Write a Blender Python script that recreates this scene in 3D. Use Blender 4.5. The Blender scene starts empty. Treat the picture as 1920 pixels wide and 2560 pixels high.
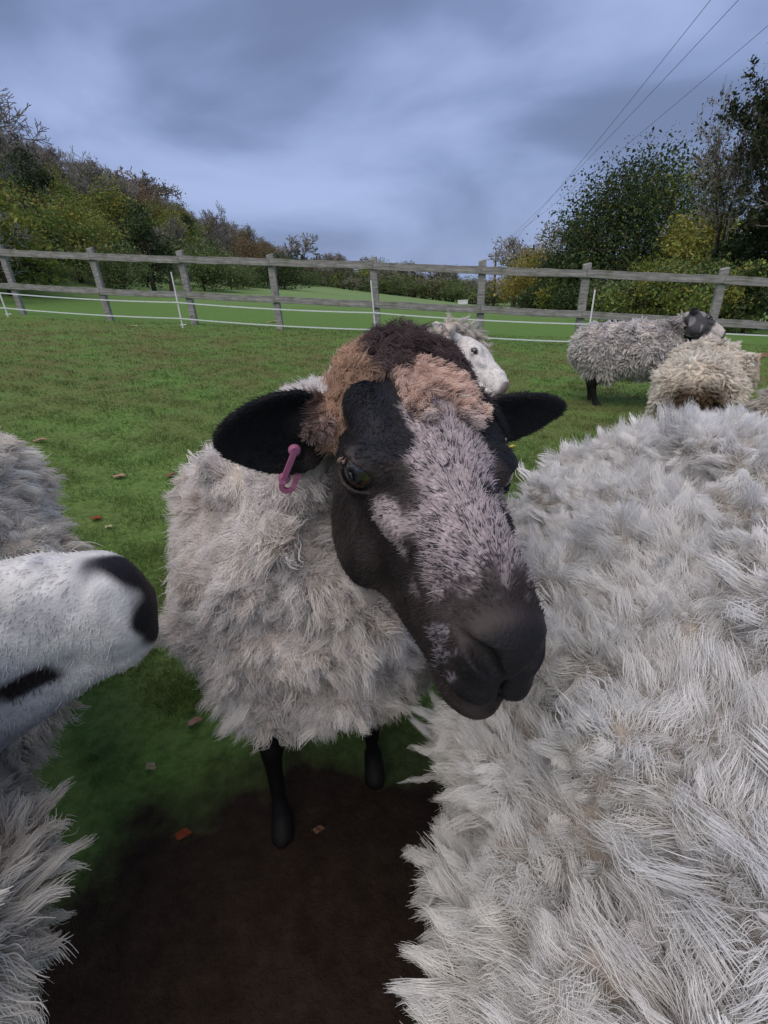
import bpy, math, random
import numpy as np
from mathutils import Vector, Matrix
from mathutils.kdtree import KDTree

random.seed(7)
RNG = np.random.default_rng(11)
S = bpy.context.scene
COL = S.collection
# ------------------------------------------------------------------ camera
PITCH, ROLL, FPX, IW, IH, KD = math.radians(26.6), math.radians(3.4), 1183.0, 1920.0, 2560.0, 1920.0 / 1659.0
CAM = np.array([0.0, 0.0, 1.0])
FW = np.array([0, math.cos(PITCH), -math.sin(PITCH)])
_r0 = np.array([1.0, 0, 0]); _u0 = np.cross(_r0, FW)
CR = math.cos(ROLL) * _r0 - math.sin(ROLL) * _u0
CU = math.sin(ROLL) * _r0 + math.cos(ROLL) * _u0
cd = bpy.data.cameras.new('camera')
cam = bpy.data.objects.new('camera', cd); COL.objects.link(cam)
m = Matrix(((CR[0], CU[0], -FW[0], 0), (CR[1], CU[1], -FW[1], 0), (CR[2], CU[2], -FW[2], 1.0), (0, 0, 0, 1)))
cam.matrix_world = m
cd.sensor_fit = 'VERTICAL'; cd.sensor_height = 24.0; cd.lens = 24.0 * FPX / IH
cd.clip_start = 0.02; cd.clip_end = 2000
S.camera = cam
# ------------------------------------------------------------------ world, sun, exposure
SUN_EL, SUN_AZ = 62.0, 215.0        # degrees; azimuth clockwise from +Y
W = bpy.data.worlds.new('World'); S.world = W; W.use_nodes = True
nt = W.node_tree; N_ = nt.nodes; L_ = nt.links; N_.clear()
out = N_.new('ShaderNodeOutputWorld'); bg = N_.new('ShaderNodeBackground')
sky = N_.new('ShaderNodeTexSky'); sky.sky_type = 'NISHITA'; sky.sun_disc = False
sky.sun_elevation = math.radians(SUN_EL); sky.sun_rotation = math.radians(SUN_AZ)
tc = N_.new('ShaderNodeTexCoord'); sep = N_.new('ShaderNodeSeparateXYZ')
L_.new(tc.outputs['Generated'], sep.inputs[0])
def wmath(op, a, b=None):
    n = N_.new('ShaderNodeMath'); n.operation = op
    for i, v in enumerate((a, b)):
        if v is None: continue
        if isinstance(v, (int, float)): n.inputs[i].default_value = v
        else: L_.new(v, n.inputs[i])
    return n.outputs[0]
zc = wmath('MAXIMUM', sep.outputs[2], 0.0)
comb = N_.new('ShaderNodeCombineXYZ'); L_.new(sep.outputs[0], comb.inputs[0]); L_.new(sep.outputs[1], comb.inputs[1]); L_.new(wmath('MULTIPLY', zc, 2.3), comb.inputs[2])
n1 = N_.new('ShaderNodeTexNoise'); n1.inputs['Scale'].default_value = 2.3; n1.inputs['Detail'].default_value = 5; n1.inputs['Roughness'].default_value = 0.46
n1.inputs['Distortion'].default_value = 0.35
mp = N_.new('ShaderNodeMapping'); mp.inputs['Location'].default_value = (1.9, 7.7, 0.0); mp.inputs['Scale'].default_value = (0.9, 0.95, 1)
L_.new(comb.outputs[0], mp.inputs[0]); L_.new(mp.outputs[0], n1.inputs['Vector'])
fac = wmath('ADD', n1.outputs['Fac'], wmath('MULTIPLY', wmath('SUBTRACT', 0.22, wmath('MINIMUM', zc, 0.4)), 0.42))
rp = N_.new('ShaderNodeValToRGB'); L_.new(fac, rp.inputs[0])
cr = rp.color_ramp; cr.interpolation = 'B_SPLINE'
cr.elements[0].position = 0.38; cr.elements[0].color = (0.165, 0.215, 0.375, 1)
cr.elements[1].position = 0.65; cr.elements[1].color = (0.43, 0.53, 0.83, 1)
e = cr.elements.new(0.50); e.color = (0.245, 0.325, 0.56, 1)
sk = N_.new('ShaderNodeVectorMath'); sk.operation = 'SCALE'; sk.inputs['Scale'].default_value = 0.08
L_.new(sky.outputs[0], sk.inputs[0])
mx = N_.new('ShaderNodeMix'); mx.data_type = 'RGBA'; mx.inputs['Factor'].default_value = 0.9
L_.new(sk.outputs[0], mx.inputs[6]); L_.new(rp.outputs[0], mx.inputs[7])
L_.new(mx.outputs[2], bg.inputs[0]); bg.inputs[1].default_value = 0.58
L_.new(bg.outputs[0], out.inputs[0])
sd = bpy.data.lights.new('sun', 'SUN'); sd.energy = 1.5; sd.angle = math.radians(75); sd.color = (1.0, 0.88, 0.74)
so = bpy.data.objects.new('sun', sd); COL.objects.link(so)
_az, _el = math.radians(SUN_AZ), math.radians(SUN_EL)
sdir = Vector((math.sin(_az) * math.cos(_el), math.cos(_az) * math.cos(_el), math.sin(_el)))
so.rotation_euler = sdir.to_track_quat('Z', 'Y').to_euler(); so.location = sdir * 50
S.view_settings.view_transform = 'Standard'; S.view_settings.look = 'None'
S.view_settings.exposure = 0.82; S.view_settings.gamma = 1.0
S.render.engine = 'CYCLES'
S.cycles.use_denoising = True
try: S.cycles.denoiser = 'OPENIMAGEDENOISE'
except Exception: pass
S.cycles.max_bounces = 6; S.cycles.diffuse_bounces = 4; S.cycles.glossy_bounces = 2; S.cycles.transmission_bounces = 2
S.cycles_curves.shape = 'RIBBONS'; S.cycles_curves.subdivisions = 1
S.cycles.use_adaptive_sampling = True

# ------------------------------------------------------------------ helpers
def ray(xd, yd):
    """direction through a point of the photograph (in a 1659 wide copy of it)"""
    return FW + CR * (xd * KD - IW / 2) / FPX - CU * (yd * KD - IH / 2) / FPX
def sstep(t): t = np.clip(t, 0, 1); return t * t * (3 - 2 * t)

class Field:
    """smooth random vector / scalar field"""
    def __init__(s, wl, seed, k=10):
        r = np.random.default_rng(seed); d = r.normal(size=(3, k, 3)); d /= np.linalg.norm(d, axis=-1, keepdims=True)
        s.w = d * (2 * math.pi / (wl * r.uniform(.7, 1.6, (3, k, 1)))); s.ph = r.uniform(0, 6.28, (3, k)); s.k = k
    def vec(s, p): return np.stack([np.sin(p @ s.w[i].T + s.ph[i]).sum(1) for i in range(3)], 1) / math.sqrt(s.k / 2)
    def sc(s, p, i=0): return np.sin(p @ s.w[i].T + s.ph[i]).sum(1) / math.sqrt(s.k / 2)
def unit(v): return v / (np.linalg.norm(v, axis=-1, keepdims=True) + 1e-12)
def lerp(a, b, t): return a + (np.asarray(b, float) - a) * np.clip(t, 0, 1)[:, None]

def tag(o, label=None, cat=None, group=None, kind=None):
    if label: o['label'] = label
    if cat: o['category'] = cat
    if group: o['group'] = group
    if kind: o['kind'] = kind
    return o
def empty(name, loc, label=None, cat=None, group=None):
    o = bpy.data.objects.new(name, None); COL.objects.link(o); o.location = loc; o.empty_display_size = 0.1
    return tag(o, label, cat, group)
def link(name, data, parent=None, world=True):
    o = bpy.data.objects.new(name, data); COL.objects.link(o)
    if parent is not None:
        o.parent = parent
        if world: o.matrix_parent_inverse = PW(parent).inverted()
    return o
def PW(o):
    mm = Matrix.LocRotScale(o.location, o.rotation_euler, o.scale)
    if o.parent is not None: mm = PW(o.parent) @ o.matrix_parent_inverse @ mm
    return mm
def mesh(name, V, F, mat, parent=None, smooth=True, col=None, world=True):
    me = bpy.data.meshes.new(name)
    V = np.asarray(V, np.float32); F = np.asarray(F)
    me.vertices.add(len(V)); me.vertices.foreach_set('co', V.ravel())
    n, k = F.shape
    me.loops.add(n * k); me.loops.foreach_set('vertex_index', F.ravel().astype(np.int32))
    me.polygons.add(n); me.polygons.foreach_set('loop_start', np.arange(0, n * k, k, dtype=np.int32))
    me.polygons.foreach_set('use_smooth', np.full(n, smooth))
    me.update(); me.validate()
    if col is not None:
        a = me.color_attributes.new('col', 'FLOAT_COLOR', 'POINT')
        c4 = np.ones((len(V), 4), np.float32); c4[:, :3] = col
        a.data.foreach_set('color', c4.ravel())
    me.materials.append(mat)
    return link(name, me, parent, world)
def curves(name, P, R, mat, parent=None, col=None, world=True):
    """P: n x s x 3 strand points, R: n x s radii, col: n x 3"""
    n, s, _ = P.shape
    hc = bpy.data.hair_curves.new(name)
    hc.add_curves([s] * n)
    hc.points.foreach_set('position', np.ascontiguousarray(P, np.float32).ravel())
    hc.points.foreach_set('radius', R.astype(np.float32).ravel())
    if col is not None:
        a = hc.attributes.new('col', 'FLOAT_COLOR', 'CURVE')
        c4 = np.ones((n, 4), np.float32); c4[:, :3] = col
        a.data.foreach_set('color', c4.ravel())
    hc.materials.append(mat)
    return link(name, hc, parent, world)
class MB:
    """collects quads of boxes and tubes for ONE mesh"""
    def __init__(s): s.V = []; s.F = []
    def add(s, V, F):
        b = len(s.V); s.V += [tuple(v) for v in V]; s.F += [tuple(b + i for i in f) for f in F]
    def tube(s, pts, rad, k=6, cap=True):
        pts = [np.asarray(p, float) for p in pts]; n = len(pts)
        if np.isscalar(rad): rad = [rad] * n
        V = []; ref = np.array([0.31, 0.55, 0.77])
        for i, p in enumerate(pts):
            t = pts[min(i + 1, n - 1)] - pts[max(i - 1, 0)]; t = t / (np.linalg.norm(t) + 1e-9)
            a = np.cross(t, ref); a /= np.linalg.norm(a) + 1e-9; b = np.cross(t, a)
            for j in range(k):
                an = 2 * math.pi * j / k
                V.append(p + rad[i] * (math.cos(an) * a + math.sin(an) * b))
        F = [(i * k + j, i * k + (j + 1) % k, (i + 1) * k + (j + 1) % k, (i + 1) * k + j) for i in range(n - 1) for j in range(k)]
        if cap:
            for e0, i in ((0, 0), (1, n - 1)):
                V.append(pts[i]); c = len(V) - 1
                for j in range(0, k):
                    q = (i * k + (j + 1) % k, i * k + j, c, c) if e0 == 0 else (i * k + j, i * k + (j + 1) % k, c, c)
                    F.append(q)
        s.add(V, F)
    def box(s, c, ax, ay, az, sz):
        c = np.asarray(c, float); V = []
        for i in (-1, 1):
            for j in (-1, 1):
                for k in (-1, 1): V.append(c + i * np.asarray(ax) * sz[0] / 2 + j * np.asarray(ay) * sz[1] / 2 + k * np.asarray(az) * sz[2] / 2)
        s.add(V, [(0, 1, 3, 2), (4, 6, 7, 5), (0, 4, 5, 1), (2, 3, 7, 6), (0, 2, 6, 4), (1, 5, 7, 3)])
    def build(s, name, mat, parent=None, smooth=False, world=True):
        me = bpy.data.meshes.new(name)
        F = [tuple(dict.fromkeys(f)) for f in s.F]
        me.from_pydata(s.V, [], F); me.update()
        if smooth: me.polygons.foreach_set('use_smooth', [True] * len(me.polygons))
        me.materials.append(mat)
        return link(name, me, parent, world)

# ------------------------------------------------------------------ materials
def newmat(name):
    mt = bpy.data.materials.new(name); mt.use_nodes = True
    return mt, mt.node_tree.nodes, mt.node_tree.links, mt.node_tree.nodes['Principled BSDF']
def attr_mat(name, rough=0.85, spec=0.15, noise=0.0, nscale=40, bump=0.0, bscale=150, transl=0.0):
    mt, n, l, b = newmat(name)
    a = n.new('ShaderNodeAttribute'); a.attribute_name = 'col'
    src = a.outputs['Color']
    tcn = n.new('ShaderNodeTexCoord')
    if noise:
        nz = n.new('ShaderNodeTexNoise'); nz.inputs['Scale'].default_value = nscale; nz.inputs['Detail'].default_value = 5
        l.new(tcn.outputs['Object'], nz.inputs['Vector'])
        mr = n.new('ShaderNodeMapRange'); mr.inputs[1].default_value = .3; mr.inputs[2].default_value = .7
        mr.inputs[3].default_value = 1 - noise; mr.inputs[4].default_value = 1 + noise
        l.new(nz.outputs['Fac'], mr.inputs[0])
        vm = n.new('ShaderNodeVectorMath'); vm.operation = 'SCALE'; l.new(src, vm.inputs[0]); l.new(mr.outputs[0], vm.inputs['Scale']); src = vm.outputs[0]
    l.new(src, b.inputs['Base Color']); b.inputs['Roughness'].default_value = rough; b.inputs['Specular IOR Level'].default_value = spec
    if bump:
        nz2 = n.new('ShaderNodeTexNoise'); nz2.inputs['Scale'].default_value = bscale; nz2.inputs['Detail'].default_value = 4
        l.new(tcn.outputs['Object'], nz2.inputs['Vector'])
        bp = n.new('ShaderNodeBump'); bp.inputs['Strength'].default_value = bump; bp.inputs['Distance'].default_value = 0.003
        l.new(nz2.outputs['Fac'], bp.inputs['Height']); l.new(bp.outputs[0], b.inputs['Normal'])
    if transl:
        tr = n.new('ShaderNodeBsdfTranslucent'); l.new(src, tr.inputs[0]); ms = n.new('ShaderNodeMixShader'); ms.inputs[0].default_value = transl
        l.new(b.outputs[0], ms.inputs[1]); l.new(tr.outputs[0], ms.inputs[2]); l.new(ms.outputs[0], n['Material Output'].inputs[0])
    return mt
def flat_mat(name, c, rough=0.7, spec=0.3, noise=0.15, nscale=30, coat=0.0, stretch=(1, 1, 1)):
    mt, n, l, b = newmat(name)
    tcn = n.new('ShaderNodeTexCoord'); mpn = n.new('ShaderNodeMapping'); mpn.inputs['Scale'].default_value = stretch
    l.new(tcn.outputs['Object'], mpn.inputs[0])
    nz = n.new('ShaderNodeTexNoise'); nz.inputs['Scale'].default_value = nscale; nz.inputs['Detail'].default_value = 5
    l.new(mpn.outputs[0], nz.inputs['Vector'])
    r = n.new('ShaderNodeValToRGB'); l.new(nz.outputs['Fac'], r.inputs[0])
    r.color_ramp.elements[0].position = .3; r.color_ramp.elements[1].position = .7
    r.color_ramp.elements[0].color = tuple(max(0, x * (1 - noise)) for x in c) + (1,)
    r.color_ramp.elements[1].color = tuple(x * (1 + noise) for x in c) + (1,)
    l.new(r.outputs[0], b.inputs['Base Color']); b.inputs['Roughness'].default_value = rough; b.inputs['Specular IOR Level'].default_value = spec
    b.inputs['Coat Weight'].default_value = coat
    return mt
def wool_mat(name, root=0.60):
    """fibre colour from the strand attribute, darker towards the root: crevice shade and some dirt put in"""
    mt, n, l, b = newmat(name)
    a = n.new('ShaderNodeAttribute'); a.attribute_name = 'col'
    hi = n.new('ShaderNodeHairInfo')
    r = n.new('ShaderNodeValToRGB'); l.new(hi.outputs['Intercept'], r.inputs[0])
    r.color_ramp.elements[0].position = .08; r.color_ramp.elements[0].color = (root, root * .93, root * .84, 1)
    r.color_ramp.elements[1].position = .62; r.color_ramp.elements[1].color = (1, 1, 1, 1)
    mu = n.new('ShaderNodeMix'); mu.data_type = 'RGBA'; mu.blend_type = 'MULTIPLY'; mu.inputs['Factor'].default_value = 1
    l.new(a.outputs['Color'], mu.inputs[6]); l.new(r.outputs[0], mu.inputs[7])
    l.new(mu.outputs[2], b.inputs['Base Color']); b.inputs['Roughness'].default_value = .75; b.inputs['Specular IOR Level'].default_value = .12
    tr = n.new('ShaderNodeBsdfTranslucent'); l.new(mu.outputs[2], tr.inputs[0])
    ms = n.new('ShaderNodeMixShader'); ms.inputs[0].default_value = .30
    l.new(b.outputs[0], ms.inputs[1]); l.new(tr.outputs[0], ms.inputs[2]); l.new(ms.outputs[0], n['Material Output'].inputs[0])
    return mt
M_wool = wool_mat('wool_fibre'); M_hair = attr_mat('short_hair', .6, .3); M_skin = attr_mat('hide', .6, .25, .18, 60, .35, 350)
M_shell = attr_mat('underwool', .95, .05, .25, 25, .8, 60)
M_blade = attr_mat('grass_blade', .6, .25, transl=.3)
M_leafy = attr_mat('foliage', .65, .2, transl=.25)
M_bark = flat_mat('bark', (.075, .06, .05), .9, .1, .35, 6)
M_tag = flat_mat('pink_plastic', (.32, .11, .21), .5, .4, .12, 60)
M_white = flat_mat('white_plastic', (.78, .79, .80), .5, .4, .06, 20)
M_tape = flat_mat('fence_tape', (.70, .76, .76), .6, .3, .08, 20)
M_dead = attr_mat('fallen_leaf', .7, .2, .2, 60)

# ------------------------------------------------------------------ terrain
def terr(x, y):
    x = np.asarray(x, float); y = np.asarray(y, float)
    yy = np.clip(y - 9, 0, 140)
    xr = np.where(x > 22, 22 + 8 * np.tanh((x - 22) / 8), x)
    z = -.09 * xr + .01 * np.clip(y, -30, 9) - .005
    z = z - .07 * np.clip(xr, -60, 60) * sstep(yy / 70) - .024 * yy
    s = np.clip(-(x + 9.5 + .015 * y), 0, None)
    z = z + np.where(s < 6, .018 * s * s, .648 + .295 * (s - 6)) * (1 - sstep((s - 45) / 130) * .75) * sstep((y + 10) / 22)
    z = z + .05 * np.sin(x * .45 + 1) * np.sin(y * .37) * sstep((y - 8) / 8)
    rr = sstep((np.hypot(x, y) - .3) / 3)
    z = z + rr * (.012 * np.sin(x * 3.1 + y * 1.3) * np.sin(y * 2.3 - x) + .008 * np.sin(x * 7.3 + 2) * np.sin(y * 6.1))
    return z
def ground_mat():
    mt, n, l, b = newmat('turf')
    tcn = n.new('ShaderNodeTexCoord')
    def noise(sc, det=5, ro=.55):
        q = n.new('ShaderNodeTexNoise'); q.inputs['Scale'].default_value = sc; q.inputs['Detail'].default_value = det; q.inputs['Roughness'].default_value = ro
        l.new(tcn.outputs['Object'], q.inputs['Vector']); return q.outputs['Fac']
    def ramp(src, stops):
        r = n.new('ShaderNodeValToRGB'); l.new(src, r.inputs[0])
        el = r.color_ramp.elements
        while len(el) < len(stops): el.new(.5)
        for e_, (p, c) in zip(el, stops): e_.position = p; e_.color = tuple(c) + (1,)
        return r.outputs[0]
    def mix(f_, a_, b_):
        q = n.new('ShaderNodeMix'); q.data_type = 'RGBA'
        l.new(f_, q.inputs[0]); l.new(a_, q.inputs[6]); l.new(b_, q.inputs[7]); return q.outputs[2]
    def mth(op, *a_):
        q = n.new('ShaderNodeMath'); q.operation = op
        for i, v in enumerate(a_):
            if isinstance(v, (int, float)): q.inputs[i].default_value = v
            else: l.new(v, q.inputs[i])
        return q.outputs[0]
    fine = noise(38, 6, .7); mid = noise(2.2, 4); big = noise(.35, 3)
    lush = ramp(fine, [(.3, (.062, .120, .026)), (.55, (.125, .225, .055)), (.75, (.18, .285, .08))])
    worn = ramp(fine, [(.3, (.085, .092, .034)), (.55, (.15, .155, .060)), (.78, (.21, .20, .09))])
    sx = n.new('ShaderNodeSeparateXYZ'); l.new(tcn.outputs['Object'], sx.inputs[0])
    # trodden turf inside the paddock, lush meadow beyond the fence line (y ~ 8.8 - .2 x)
    fy = mth('ADD', sx.outputs[1], mth('MULTIPLY', sx.outputs[0], .2))
    inside = mth('SUBTRACT', 1.0, mth('SMOOTHSTEP' if False else 'MULTIPLY', mth('MINIMUM', mth('MAXIMUM', mth('SUBTRACT', fy, 7.2), 0.0), 1.6), .625))
    wear = mth('MULTIPLY', inside, ramp(mid, [(.36, (0, 0, 0)), (.62, (1, 1, 1))]))
    wear = mth('MULTIPLY', wear, mth('ADD', .35, mth('MULTIPLY', mth('MINIMUM', mth('MAXIMUM', mth('SUBTRACT', fy, 2.2), 0.0), 2.0), .32)))
    c1 = mix(wear, lush, worn)
    far = ramp(noise(.06, 4), [(.35, (.150, .250, .090)), (.65, (.215, .280, .130))])
    ffac = mth('MINIMUM', mth('MULTIPLY', mth('MAXIMUM', mth('SUBTRACT', sx.outputs[1], 14.0), 0.0), .04), .8)
    c1 = mix(ffac, c1, far)
    # rank grass and leaf litter on the steep wooded bank
    hill = mth('MINIMUM', mth('MAXIMUM', mth('MULTIPLY', mth('SUBTRACT', mth('MULTIPLY', sx.outputs[0], -1.0), 13.0), .2), 0.0), 1.0)
    litter = ramp(noise(.8, 6, .65), [(.35, (.075, .085, .034)), (.5, (.12, .12, .055)), (.68, (.12, .095, .06))])
    c1 = mix(hill, c1, litter)
    # dark mud round the camera, shade of flock and photographer put into its colour
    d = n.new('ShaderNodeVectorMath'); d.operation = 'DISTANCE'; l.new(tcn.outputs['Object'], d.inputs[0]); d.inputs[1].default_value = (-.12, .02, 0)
    mud_shade_f = ramp(mth('ADD', d.outputs['Value'], mth('MULTIPLY', noise(7, 5), .40)), [(.84, (1, 1, 1)), (1.12, (0, 0, 0))])
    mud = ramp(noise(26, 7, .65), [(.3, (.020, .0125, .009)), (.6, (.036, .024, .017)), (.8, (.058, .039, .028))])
    c1 = mix(mud_shade_f, c1, mud)
    l.new(c1, b.inputs['Base Color']); b.inputs['Roughness'].default_value = .9; b.inputs['Specular IOR Level'].default_value = .12
    bp = n.new('ShaderNodeBump'); bp.inputs['Strength'].default_value = .7; bp.inputs['Distance'].default_value = .02
    l.new(fine, bp.inputs['Height']); l.new(bp.outputs[0], b.inputs['Normal'])
    return mt
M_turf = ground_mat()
def build_ground():
    ang = np.linspace(-math.pi, math.pi, 361)[:-1]
    rad = np.concatenate([[0], np.geomspace(.12, 262, 140)])
    A, R = np.meshgrid(ang, rad[1:]); X = R * np.sin(A); Y = R * np.cos(A)
    Z = terr(X, Y)
    V = np.concatenate([[[0, 0, float(terr(0, 0))]], np.stack([X, Y, Z], -1).reshape(-1, 3)])
    na, nr = len(ang), len(rad) - 1
    i, j = np.meshgrid(np.arange(nr - 1), np.arange(na), indexing='ij'); j2 = (j + 1) % na
    F = np.stack([1 + i * na + j, 1 + (i + 1) * na + j, 1 + (i + 1) * na + j2, 1 + i * na + j2], -1).reshape(-1, 4)[:, ::-1]
    jj = np.arange(na); T = np.stack([np.zeros(na, int), 1 + jj, 1 + (jj + 1) % na, 1 + (jj + 1) % na], -1)
    me = bpy.data.meshes.new('ground')
    me.from_pydata(V.tolist(), [], F.tolist() + [tuple(t[:3][::-1]) for t in T.tolist()]); me.update()
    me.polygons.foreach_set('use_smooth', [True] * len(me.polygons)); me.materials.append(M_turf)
    o = link('ground', me); tag(o, kind='structure')
build_ground()

# ------------------------------------------------------------------ wooden fence and electric fence
def wood_mat():
    mt, n, l, b = newmat('weathered_timber')
    tcn = n.new('ShaderNodeTexCoord'); mpn = n.new('ShaderNodeMapping'); mpn.inputs['Scale'].default_value = (3, 30, 30)
    l.new(tcn.outputs['Object'], mpn.inputs[0])
    nz = n.new('ShaderNodeTexNoise'); nz.inputs['Scale'].default_value = 1.5; nz.inputs['Detail'].default_value = 6; nz.inputs['Distortion'].default_value = .6
    l.new(mpn.outputs[0], nz.inputs['Vector'])
    nb = n.new('ShaderNodeTexNoise'); nb.inputs['Scale'].default_value = 5; l.new(tcn.outputs['Object'], nb.inputs['Vector'])
    r = n.new('ShaderNodeValToRGB'); l.new(nz.outputs['Fac'], r.inputs[0])
    r.color_ramp.elements[0].position = .28; r.color_ramp.elements[0].color = (.15, .145, .14, 1)
    r.color_ramp.elements[1].position = .7; r.color_ramp.elements[1].color = (.40, .39, .38, 1)
    mx_ = n.new('ShaderNodeMix'); mx_.data_type = 'RGBA'; mx_.inputs[7].default_value = (.12, .14, .09, 1)
    r2 = n.new('ShaderNodeValToRGB'); r2.color_ramp.elements[0].position = .5; r2.color_ramp.elements[1].position = .75; r2.color_ramp.elements[1].color = (.6, .6, .6, 1)
    l.new(nb.outputs['Fac'], r2.inputs[0]); l.new(r2.outputs[0], mx_.inputs[0]); l.new(r.outputs[0], mx_.inputs[6])
    l.new(mx_.outputs[2], b.inputs['Base Color']); b.inputs['Roughness'].default_value = .9; b.inputs['Specular IOR Level'].default_value = .15
    bp = n.new('ShaderNodeBump'); bp.inputs['Strength'].default_value = .5; bp.inputs['Distance'].default_value = .004
    l.new(nz.outputs['Fac'], bp.inputs['Height']); l.new(bp.outputs[0], b.inputs['Normal'])
    return mt
M_wood = wood_mat()
def fence_y(x): return 8.6 - .22 * x
def on_fence(xd, off=0.0):
    a, b = ray(xd, 0), ray(xd, 1000); t = (a[2] + .02) / (a[2] - b[2]); d = a + (b - a) * t; k = d[0] / d[1]
    return (8.6 - off) * k / (1 + .22 * k)
POST_X = [on_fence(v / KD) for v in (-330, -140, 50, 262, 472, 688, 937, 1202, 1463, 1815, 2190, 2650)]
def board(name, p, q, h, th, parent):
    """a plank from p to q with slightly uneven, worn edges; local x runs along it"""
    p, q = np.asarray(p, float), np.asarray(q, float); Lb = np.linalg.norm(q - p); n = 8
    V = []; F = []
    for i in range(n + 1):
        x = Lb * i / n; a, c = RNG.normal(0, .0035, 2); sg = -.006 * math.sin(math.pi * i / n)
        e0 = .006
        for (yy, zz) in ((-th / 2, -h / 2 + e0), (-th / 2 + e0, -h / 2), (th / 2, -h / 2), (th / 2, h / 2 - e0), (th / 2 - e0, h / 2), (-th / 2, h / 2)):
            V.append((x, yy, zz + sg + (a if zz > 0 else c)))
    k = 6
    for i in range(n):
        for j in range(k): F.append((i * k + j, i * k + (j + 1) % k, (i + 1) * k + (j + 1) % k, (i + 1) * k + j))
    me = bpy.data.meshes.new(name); me.from_pydata(V, [], [f[::-1] for f in F] + [tuple(range(k)), tuple(n * k + j for j in range(k))[::-1]]); me.update()
    me.materials.append(M_wood)
    o = bpy.data.objects.new(name, me); COL.objects.link(o); o.parent = parent
    d = Vector(q - p); o.location = Vector(p) - parent.location
    o.rotation_euler = d.to_track_quat('X', 'Z').to_euler()
    return o
def build_fence():
    c0 = (0, fence_y(0), float(terr(0, fence_y(0))))
    root = empty('paddock_fence', c0, 'weathered grey post and rail wooden fence crossing the whole paddock', 'fence')
    P = []
    for x in POST_X:
        y = fence_y(x) + RNG.normal(0, .02); z = float(terr(x, y)); P.append((x, y, z))
        me = MB(); w, dpt, h = .115, .075, 1.2 + RNG.normal(0, .012)
        lean = RNG.normal(0, .012, 2)
        b0 = np.array((x, y, z - .12)); t0 = np.array((x + lean[0], y + lean[1], z + h))
        ax = np.array((1, -.16, 0)); ax /= np.linalg.norm(ax); ay = np.array((.16, 1, 0)); ay /= np.linalg.norm(ay)
        sl = .02
        V = [b0 - ax * w / 2 - ay * dpt / 2, b0 + ax * w / 2 - ay * dpt / 2, b0 + ax * w / 2 + ay * dpt / 2, b0 - ax * w / 2 + ay * dpt / 2,
             t0 - ax * w / 2 - ay * dpt / 2 - (0, 0, sl), t0 + ax * w / 2 - ay * dpt / 2, t0 + ax * w / 2 + ay * dpt / 2 + (0, 0, sl * .4), t0 - ax * w / 2 + ay * dpt / 2 - (0, 0, sl * .5)]
        me.add(V, [(0, 3, 2, 1), (4, 5, 6, 7), (0, 1, 5, 4), (1, 2, 6, 5), (2, 3, 7, 6), (3, 0, 4, 7)])
        o = me.build('post', M_wood, root)
        bv = o.modifiers.new('bevel', 'BEVEL'); bv.width = .006; bv.segments = 1
    off = np.array((-.16, -1, 0)) * .0625
    for lvl, h in ((1.06, .11), (.50, .105)):
        st = 0 if lvl > .8 else 1
        i = 0
        while i < len(P) - 1:
            j = min(i + (1 if (i == 0 and st) else 2), len(P) - 1)
            # a long rail spans two bays and butts on the post
            pa, pb = np.array(P[i]), np.array(P[j]); mid = np.array(P[(i + j) // 2]) if j - i == 2 else None
            a = pa + off + (0, 0, lvl + RNG.normal(0, .008)); b_ = pb + off + (0, 0, lvl + RNG.normal(0, .008))
            d = (b_ - a) / np.linalg.norm(b_ - a)
            if mid is not None:
                mm = mid + off + (0, 0, lvl)
                board('rail', a + d * .003, mm - d * .002, h, .036, root); board('rail', mm + d * .002, b_ - d * .003, h, .036, root)
            else: board('rail', a + d * .003, b_ - d * .003, h, .036, root)
            i = j
build_fence()
def build_electric():
    root = empty('electric_fence', (0, 8.2, float(terr(0, 8.2))), 'low electric fence of two white tapes on thin white plastic stakes', 'fence')
    xs = [on_fence(v / KD, .55) for v in (-420, 12, 440, 933, 1490, 2120)]
    pts = []
    for x in xs:
        y = fence_y(x) - .55; z = float(terr(x, y)); pts.append(np.array((x, y, z)))
        ln = RNG.normal(0, .02)
        s = MB(); s.tube([(x, y, z - .05), (x + ln * .5, y, z + .4), (x + ln, y, z + .86)], [.013, .012, .011], 6)
        for hh in (.155, .405): s.tube([(x - .012, y - .018, z + hh), (x + .012, y - .018, z + hh)], .009, 5)
        s.tube([(x - .03, y, z + .05), (x + .07, y, z + .05)], .009, 5)
        s.build('stake', M_white, root)
    for hh in (.155, .405):
        s = MB(); path = []
        for a, b_ in zip(pts[:-1], pts[1:]):
            for t in np.linspace(0, 1, 9)[:-1]:
                p = a * (1 - t) + b_ * t; path.append(p + (0, -.02, hh - .05 * t * (1 - t) * 2))
        path.append(pts[-1] + (0, -.02, hh))
        V = []; F = []
        for p in path:
            for dy, dz in ((-.0015, -.009), (.0015, -.009), (.0015, .009), (-.0015, .009)): V.append((p[0], p[1] + dy, p[2] + dz))
        for i in range(len(path) - 1):
            for j in range(4): F.append((i * 4 + j, i * 4 + (j + 1) % 4, i * 4 + 4 + (j + 1) % 4, i * 4 + 4 + j))
        s.add(V, F); s.build('tape', M_tape, root)
build_electric()
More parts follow.
